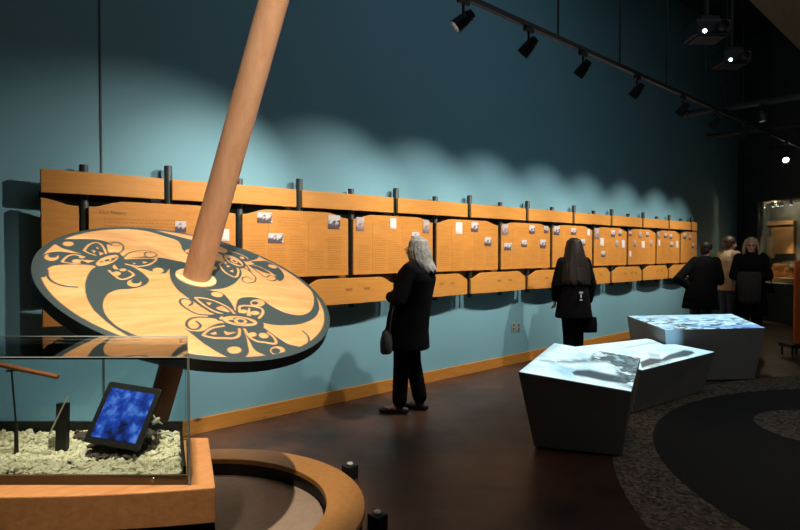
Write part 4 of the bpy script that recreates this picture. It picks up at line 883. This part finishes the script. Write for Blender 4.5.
def person(label, base, face, Ht, arms, legs, head_turn=0, head_pitch=0, lean=(0, 0), female=True, coat=None, trousers=M_trou, coat_hem=.62, coat_w=(.20, .145), hem_w=(.23, .17), hair='bob', hair_m=M_darkhair, glasses=False, sleeve=.058, hips=None):
    s = Ht / 1.70
    ang = math.atan2(-face[0], face[1]); t = thing('person', label, 'person', (base[0], base[1], 0), rotz=ang)
    def S(p): return Vector(p) * s
    lx, ly = lean
    sh = 1.39; cx, cy = lx, ly
    shw = .165 if female else .19
    sL, sR = VV(-shw + cx, cy, sh), VV(shw + cx, cy, sh)
    neck0, neck1 = VV(cx, cy - .01, 1.42), VV(cx * 1.12, cy * 1.12 + .015, 1.51)
    hc = VV(cx * 1.2, cy * 1.2 + .025, 1.585)
    HM = Matrix.Rotation(head_turn, 3, 'Z') @ Matrix.Rotation(head_pitch, 3, 'X')
    b_ = MB()
    hd = lambda p: S(hc + HM @ Vector(p))
    # head: cranium, face, jaw, nose, brow, ears, lips
    b_.ell(S(hc + HM @ VV(0, -.015, .025)), (.073 * s, .092 * s, .090 * s), HM); b_.ell(hd((0, .022, -.025)), (.060 * s, .066 * s, .088 * s), HM)
    b_.ell(hd((0, .050, -.083)), (.034 * s, .034 * s, .026 * s), HM)
    b_.cap(hd((0, .083, .012)), hd((0, .104, -.028)), .008 * s, .0125 * s); b_.ell(hd((0, .076, .022)), (.05 * s, .014 * s, .010 * s), HM)
    for q in (-1, 1): b_.ell(hd((q * .073, -.008, -.008)), (.010 * s, .020 * s, .030 * s), HM); b_.ell(hd((q * .034, .062, -.032)), (.022 * s, .020 * s, .02 * s), HM)
    b_.ell(hd((0, .083, -.053)), (.021 * s, .009 * s, .008 * s), HM)
    b_.cap(S(neck0), S(neck1) + S((0, .0, .03)), .056 * s, .050 * s)
    # torso
    b_.loft([(cx * u * s, cy * u * s, z * s, a * s, b * s) for z, a, b, u in ((.80, .12, .09, 0), (.88, .165, .115, .05), (.96, .16, .11, .2), (1.08, .128, .095, .45), (1.2, .145, .108, .7), (1.32, .165, .110, .9), (1.40, .145, .085, 1), (1.44, .07, .06, 1))], 24)
    for a, b in ((sL, VV(cx, cy, 1.40)), (sR, VV(cx, cy, 1.40))): b_.cap(S(a), S(b), .058 * s, .065 * s)
    # arms with hands
    hands = []
    for side, (el_, wr, hdir, pal, curl) in arms.items():
        a = sL if side == 'L' else sR; el_, wr = Vector(el_), Vector(wr); hdir = Vector(hdir).normalized(); pal = Vector(pal).normalized()
        b_.cap(S(a), S(el_), .050 * s, .040 * s); b_.cap(S(el_), S(wr), .040 * s, .026 * s)
        palc = wr + hdir * .045; side_v = hdir.cross(pal).normalized()
        Mh = Matrix((side_v, pal, hdir)).transposed()
        b_.ell(S(palc), (.040 * s, .015 * s, .052 * s), Mh)
        for k, (off, ln) in enumerate(((-.027, .064), (-.009, .074), (.009, .069), (.026, .052))):
            p0 = palc + hdir * .038 + side_v * off; d = hdir.copy(); p = p0
            for j, f in enumerate((.46, .30, .24)):
                ax = side_v; d = (Matrix.Rotation(-curl * (1, 1.1, .8)[j], 3, ax) @ d); q = p + d * ln * f; b_.cap(S(p), S(q), (.0092 - .001 * j) * s, (.0084 - .001 * j) * s, 8); p = q
        thp = palc - side_v * .028 - hdir * .022; th1 = thp - side_v * .022 + hdir * .028 + pal * .008; th2 = th1 + hdir * .028 + pal * .012 + side_v * .004
        b_.cap(S(thp), S(th1), .012 * s, .0105 * s, 8); b_.cap(S(th1), S(th2), .0105 * s, .008 * s, 8); hands.append(palc)
    # legs and feet
    hp = {'L': VV(-.088, 0, .86), 'R': VV(.088, 0, .86)}
    for side, (kn, an, toe) in legs.items():
        kn, an, toe = Vector(kn), Vector(an), Vector(toe)
        b_.cap(S(hp[side]), S(kn), .082 * s, .054 * s); b_.cap(S(kn), S(an), .054 * s, .036 * s); b_.cap(S(an) + S((0, -.0, -.03)), S(toe), .036 * s, .030 * s)
    b_.blob('body', M_skin, t, .0055 * s, 2)
    L = lambda q, n, m, **k: q.build(n, m, t, local=True, **k)
    for q in (-1, 1): L(MB().ell(hd((q * .030, .080, .004)), (.012 * s, .007 * s, .007 * s), HM), 'eye', M_eye, smooth=True)
    L(MB().ell(hd((0, .0925, -.053)), (.019 * s, .004 * s, .006 * s), HM), 'mouth', M_lip, smooth=True)
    if glasses:
        g = MB()
        for q in (-1, 1):
            g.tube([hd((q * .032 + .021 * math.cos(a), .098, .005 + .016 * math.sin(a))) for a in np.linspace(0, 2 * pi, 15)], .0022 * s, 6); g.tube([hd((q * .053, .097, .008)), hd((q * .078, .05, .006)), hd((q * .080, -.01, .004))], .0022 * s, 6)
        g.tube([hd((-.011, .099, .008)), hd((.011, .099, .008))], .002 * s, 6); L(g, 'glasses', M_black)
    # trousers
    g = MB()
    g.loft([(0, 0, z * s, a * s, b * s) for z, a, b in ((.78, .15, .115), (.88, .182, .132), (.98, .175, .125), (1.03, .155, .115))], 24)
    for side, (kn, an, toe) in legs.items():
        kn, an = Vector(kn), Vector(an); g.cap(S(hp[side]), S(kn), .100 * s, .080 * s); g.cap(S(kn), S(an) + S((0, 0, .05)), .080 * s, .074 * s)
    g.blob('trousers', trousers, t, .010, 4)
    # shoes
    for side, (kn, an, toe) in legs.items():
        an, toe = Vector(an), Vector(toe); g = MB(); d = Vector((toe.x - an.x, toe.y - an.y, 0)).normalized(); az = Vector((an.x, an.y, 0))
        for k, (dist, r0, hz) in enumerate(((-.045, .036, .036), (.0, .038, .038), (.06, .040, .034), (.12, .042, .030), (.165, .038, .026))):
            p = az + d * dist; Mf = Matrix((d.cross(Vector((0, 0, 1))), d, Vector((0, 0, 1)))).transposed(); g.ell(S(p + Vector((0, 0, hz))), (r0 * s, .055 * s, hz * s), Mf)
        g.cap(S(az + Vector((0, 0, .05))), S(az + Vector((0, 0, .11))), .046 * s, .046 * s); g.blob('shoe', M_shoe, t, .006, 3)
    # coat
    g = MB(); cw, cd_ = coat_w; hw, hd_ = hem_w
    zs = [coat_hem, coat_hem + .04, .80, .95, 1.06, 1.18, 1.30, 1.38, 1.43, 1.475]
    for_ = []
    for z in zs:
        u = min(max((z - .85) / .5, 0), 1); k = min(max((z - coat_hem) / (1.1 - coat_hem), 0), 1)
        a = hw * (1 - k) + cw * k * .86; b = hd_ * (1 - k) + cd_ * k
        if z > 1.1: q = (z - 1.1) / .28; a = cw * (.86 + .12 * min(q, 1)); b = cd_
        if z >= 1.38: a, b = {1.38: (cw * .92, cd_ * .85), 1.43: (cw * .55, cd_ * .7), 1.475: (.075, .075)}[z]
        for_.append((cx * u * s, cy * u * s, z * s, a * s, b * s))
    g.loft(for_, 32)
    for side, (el_, wr, hdir, pal, curl) in arms.items():
        a = sL if side == 'L' else sR; el_, wr = Vector(el_), Vector(wr); g.cap(S(a), S(el_), (sleeve + .012) * s, sleeve * s); g.cap(S(el_), S(wr) - S((wr - el_) * .06), sleeve * s, (sleeve - .012) * s)
    g.ell(S(VV(cx, cy - .01, 1.455)), (.085 * s, .085 * s, .035 * s))
    g.blob('coat', coat or M_coat, t, .010, 5)
    # hair
    g = MB()
    def strand(pts, r0, r1):
        P = [hd(p) for p in pts]
        for i in range(len(P) - 1): u0 = i / (len(P) - 1); u1 = (i + 1) / (len(P) - 1); g.cap(P[i], P[i + 1], (r0 + (r1 - r0) * u0) * s, (r0 + (r1 - r0) * u1) * s, 8)
    g.ell(hd((0, -.024, .036)), (.087 * s, .100 * s, .097 * s), HM)
    if hair == 'short':
        g.ell(hd((0, -.060, -.020)), (.082 * s, .062 * s, .085 * s), HM); g.ell(hd((0, -.03, .045)), (.094 * s, .105 * s, .088 * s), HM)
        for k in range(14): a = random.uniform(-2.4, 2.4) - pi / 2; strand([(.05 * math.cos(a), -.03 + .06 * math.sin(a), .10), (.086 * math.cos(a), -.03 + .09 * math.sin(a), .045), (.082 * math.cos(a), -.035 + .082 * math.sin(a), -.01)], .016, .008)
    else:
        ln = {'bob': .19, 'long': .43, 'mid': .24}[hair]; nst = 30
        for k in range(nst):
            a = -pi / 2 + (k / (nst - 1) - .5) * 2 * (2.05 if hair != 'long' else 1.9); c, q = math.cos(a), math.sin(a); w_ = random.uniform(.9, 1.08); l_ = ln * random.uniform(.88, 1.05)
            out = {'bob': .108, 'mid': .096, 'long': .10}[hair]
            strand([(.03 * c, -.02 + .03 * q, .108), (.075 * c, -.022 + .085 * q, .075), (out * c * w_, -.022 + .105 * q, -.01), ((out + .012) * c * w_, -.03 + .112 * q, -.08), ((out + (.012 if hair != 'bob' else .012) + (.06 if hair == 'long' else 0)) * c, -.045 + (.10 if hair != 'bob' else .105) * q + (-.02 if hair == 'long' else 0), -.02 - l_ * .6), ((out - .01 if hair != 'long' else out * 1.9) * c, -.055 + .145 * q, -.03 - l_)], .019 if hair != 'long' else .024, .012 if hair != 'long' else .024)
    # keep the face clear
    g.blob('hair', hair_m, t, .0065, 4)
    return t, S, ang
def bag(name, label, p, rotz, w_, d_, h_, strap, parent_label=None, m=M_coat):
    t = thing(name, label, 'bag', p, rotz=rotz)
    g = MB(); g.loft([(0, 0, 0, w_ * .48, d_ * .45), (0, 0, h_ * .08, w_ * .5, d_ * .5), (0, 0, h_ * .5, w_ * .5, d_ * .52), (0, 0, h_ * .92, w_ * .46, d_ * .35), (0, 0, h_, w_ * .42, d_ * .22)], 24); g.build('pouch', m, t, local=True, smooth=True)
    if strap:
        iv = WM[t].inverted(); g = MB(); g.tube(spline([iv @ Vector(q) for q in strap], False, 4), .009, 8); g.build('strap', m, t, local=True, smooth=True)
    return t
dn = (0, 0, -1)
legs0 = {'L': ((-.09, .02, .48), (-.095, -.01, .085), (-.11, .12, .035)), 'R': ((.09, .02, .48), (.095, -.01, .085), (.11, .12, .035))}
# silver haired woman reading a panel
b1_ = atz(407, 411, 0); fdir = -R_ * .93 + VH * .37
t1, S1, a1_ = person('woman with long silver hair and glasses in a black coat, reading the wall display', b1_, fdir, 1.655,
    {'L': ((-.27, -.02, 1.10), (-.11, .13, 1.13), (1, .1, .1), (0, -.3, -1), .5), 'R': ((.25, -.02, 1.10), (.10, .13, 1.08), (-1, .1, .1), (0, -.3, -1), .5)},
    {'L': ((-.10, .02, .48), (-.12, .03, .085), (-.13, .16, .035)), 'R': ((.09, -.03, .48), (.09, -.10, .085), (.11, .03, .035))},
    head_turn=-.15, head_pitch=-.05, lean=(0, -.10), coat=M_coat, coat_hem=.62, coat_w=(.235, .19), hem_w=(.235, .215), hair='bob', hair_m=M_silver, glasses=True, sleeve=.066)
Wm = WM[t1]
bag('shoulder_bag', 'dark grey bag hanging from the arm of the silver haired woman', Wm @ VV(-.27, .10, .60), a1_ + .35, .27, .11, .20, [Wm @ VV(-.34, .04, .79), Wm @ VV(-.34, .02, .95), Wm @ VV(-.29, .0, 1.06), Wm @ VV(-.25, .08, .96), Wm @ VV(-.20, .13, .79)], m=M_grey)
# long haired woman, seen from behind
b2_ = lat(174 / F * 8.0, 8.0)
t2, S2, a2_ = person('woman with very long dark hair and black coat, seen from behind', b2_, (.55, .83), 1.685,
    {'L': ((-.24, .03, 1.10), (-.20, .14, .90), (.1, .3, -.9), (1, 0, 0), .35), 'R': ((.25, -.02, 1.10), (.245, .05, .87), (-.1, .1, -1), (-1, 0, 0), .35)},
    {'L': ((-.07, .0, .48), (-.06, -.02, .085), (-.08, .12, .035)), 'R': ((.07, .02, .48), (.06, .0, .085), (.08, .14, .035))},
    coat=M_coat, coat_hem=.66, coat_w=(.205, .16), hem_w=(.245, .20), hair='long', hair_m=M_darkhair, sleeve=.062)
Wm = WM[t2]
bag('hanging_bag', 'small black bag hanging from the hand of the long haired woman', Wm @ VV(.20, -.06, .46), a2_, .20, .09, .2, [Wm @ VV(.14, -.06, .65), Wm @ VV(.19, -.02, .78), Wm @ VV(.24, -.06, .65)])
pt = Wm @ VV(.0, -.165, .93); tg = thing('white_tag', 'small white tag on the back of the long haired woman\'s coat', 'tag', pt, rotz=a2_)
g = MB(); g.box((0, -.035, .02), (.018, .006, .05)); g.box((0, -.035, .065), (.05, .006, .02)); g.box((.0, -.035, -.03), (.035, .006, .014)); g.build('tag_leaf', mat('tag_white', (.6, .6, .58), .5), tg, local=True); MB().box((0, -.02, .02), (.008, .03, .12)).build('tag_clip', M_black, tg, local=True)
# group of three at the right
p3 = lat(301 / F * 9.7, 9.7)
t3, S3, _ = person('person with short dark hair in a black jacket, leaning, leftmost of the group', p3, R_ * .75 + VH * .6, 1.66,
    {'L': ((-.28, -.20, 1.10), (-.17, -.08, .98), (.6, .4, -.4), (0, 1, 0), .4), 'R': ((.25, .12, 1.12), (.18, .30, 1.05), (-.3, .8, 0), (0, 0, -1), .4)}, legs0,
    head_turn=-.2, head_pitch=-.15, lean=(.0, .15), coat=M_coat, coat_hem=.62, coat_w=(.24, .19), hem_w=(.28, .24), hair='short', hair_m=M_darkhair, trousers=M_jean, sleeve=.07)
p4 = lat(329 / F * 10.7, 10.7)
t4, S4, _ = person('man with short brown hair in a beige coat and jeans, facing right', p4, R_ * .9 + VH * .1, 1.77,
    {'L': ((-.24, .05, 1.10), (-.21, .14, .92), (.1, .4, -.8), (1, 0, 0), .5), 'R': ((.24, .04, 1.10), (.21, .16, .94), (0, .3, -.9), (-1, 0, 0), .5)}, legs0,
    head_pitch=-.05, female=False, coat=M_beige, coat_hem=.80, coat_w=(.22, .16), hem_w=(.21, .165), hair='short', hair_m=mat('brown_hair', (.04, .022, .014), .5, bump=.4), trousers=M_jean, sleeve=.068)
p5 = lat(351 / F * 9.7, 9.7)
t5, S5, a5_ = person('woman with long blond hair and glasses in a black coat, facing left in the group', p5, -R_ * .45 - VH * .85, 1.73,
    {'L': ((-.24, .08, 1.11), (-.08, .22, 1.08), (.8, .3, 0), (0, -.3, -1), .5), 'R': ((.24, .08, 1.11), (.10, .22, 1.05), (-.8, .3, 0), (0, -.3, -1), .5)}, legs0,
    head_pitch=-.05, coat=M_coat, coat_hem=.50, coat_w=(.225, .165), hem_w=(.25, .20), hair='mid', hair_m=M_blond, glasses=True, sleeve=.066)
Wm = WM[t5]; hb = lat(368 / F * 9.6, 9.6, .86)
bag('handbag', 'black handbag on a long strap at the blond woman\'s side', hb, _a - pi / 2, .20, .11, .15, [hb + R_ * .08 + np.array([0, 0, .13]), hb + R_ * .02 + np.array([0, 0, .3]), np.array(Wm @ VV(-.235, -.02, 1.35)), np.array(Wm @ VV(-.16, -.02, 1.50)), hb - R_ * .07 + np.array([0, 0, .3]), hb - R_ * .09 + np.array([0, 0, .13])])
sc_ = thing('folded_jacket', 'dark grey jacket held over the arms of the blond woman', 'jacket', Wm @ VV(.02, .26, .70), rotz=a5_)
g = MB(); g.loft([(0, 0, 0, .14, .05), (0, 0, .2, .16, .06), (0.01, 0, .40, .17, .07), (0.01, -.01, .50, .15, .06)], 24)
for q in (-.10, -.03, .05, .11): g.cap((q, .05, .05), (q * .8, .05, .46), .025, .02)
g.blob('cloth', M_grey, sc_, .01, 3)
spot('projector_beam', (4.6, 1.3, 4.2), (7.22, 2.97, .52), 3600, 5.2, 1, (.3, .68, 1), .02)
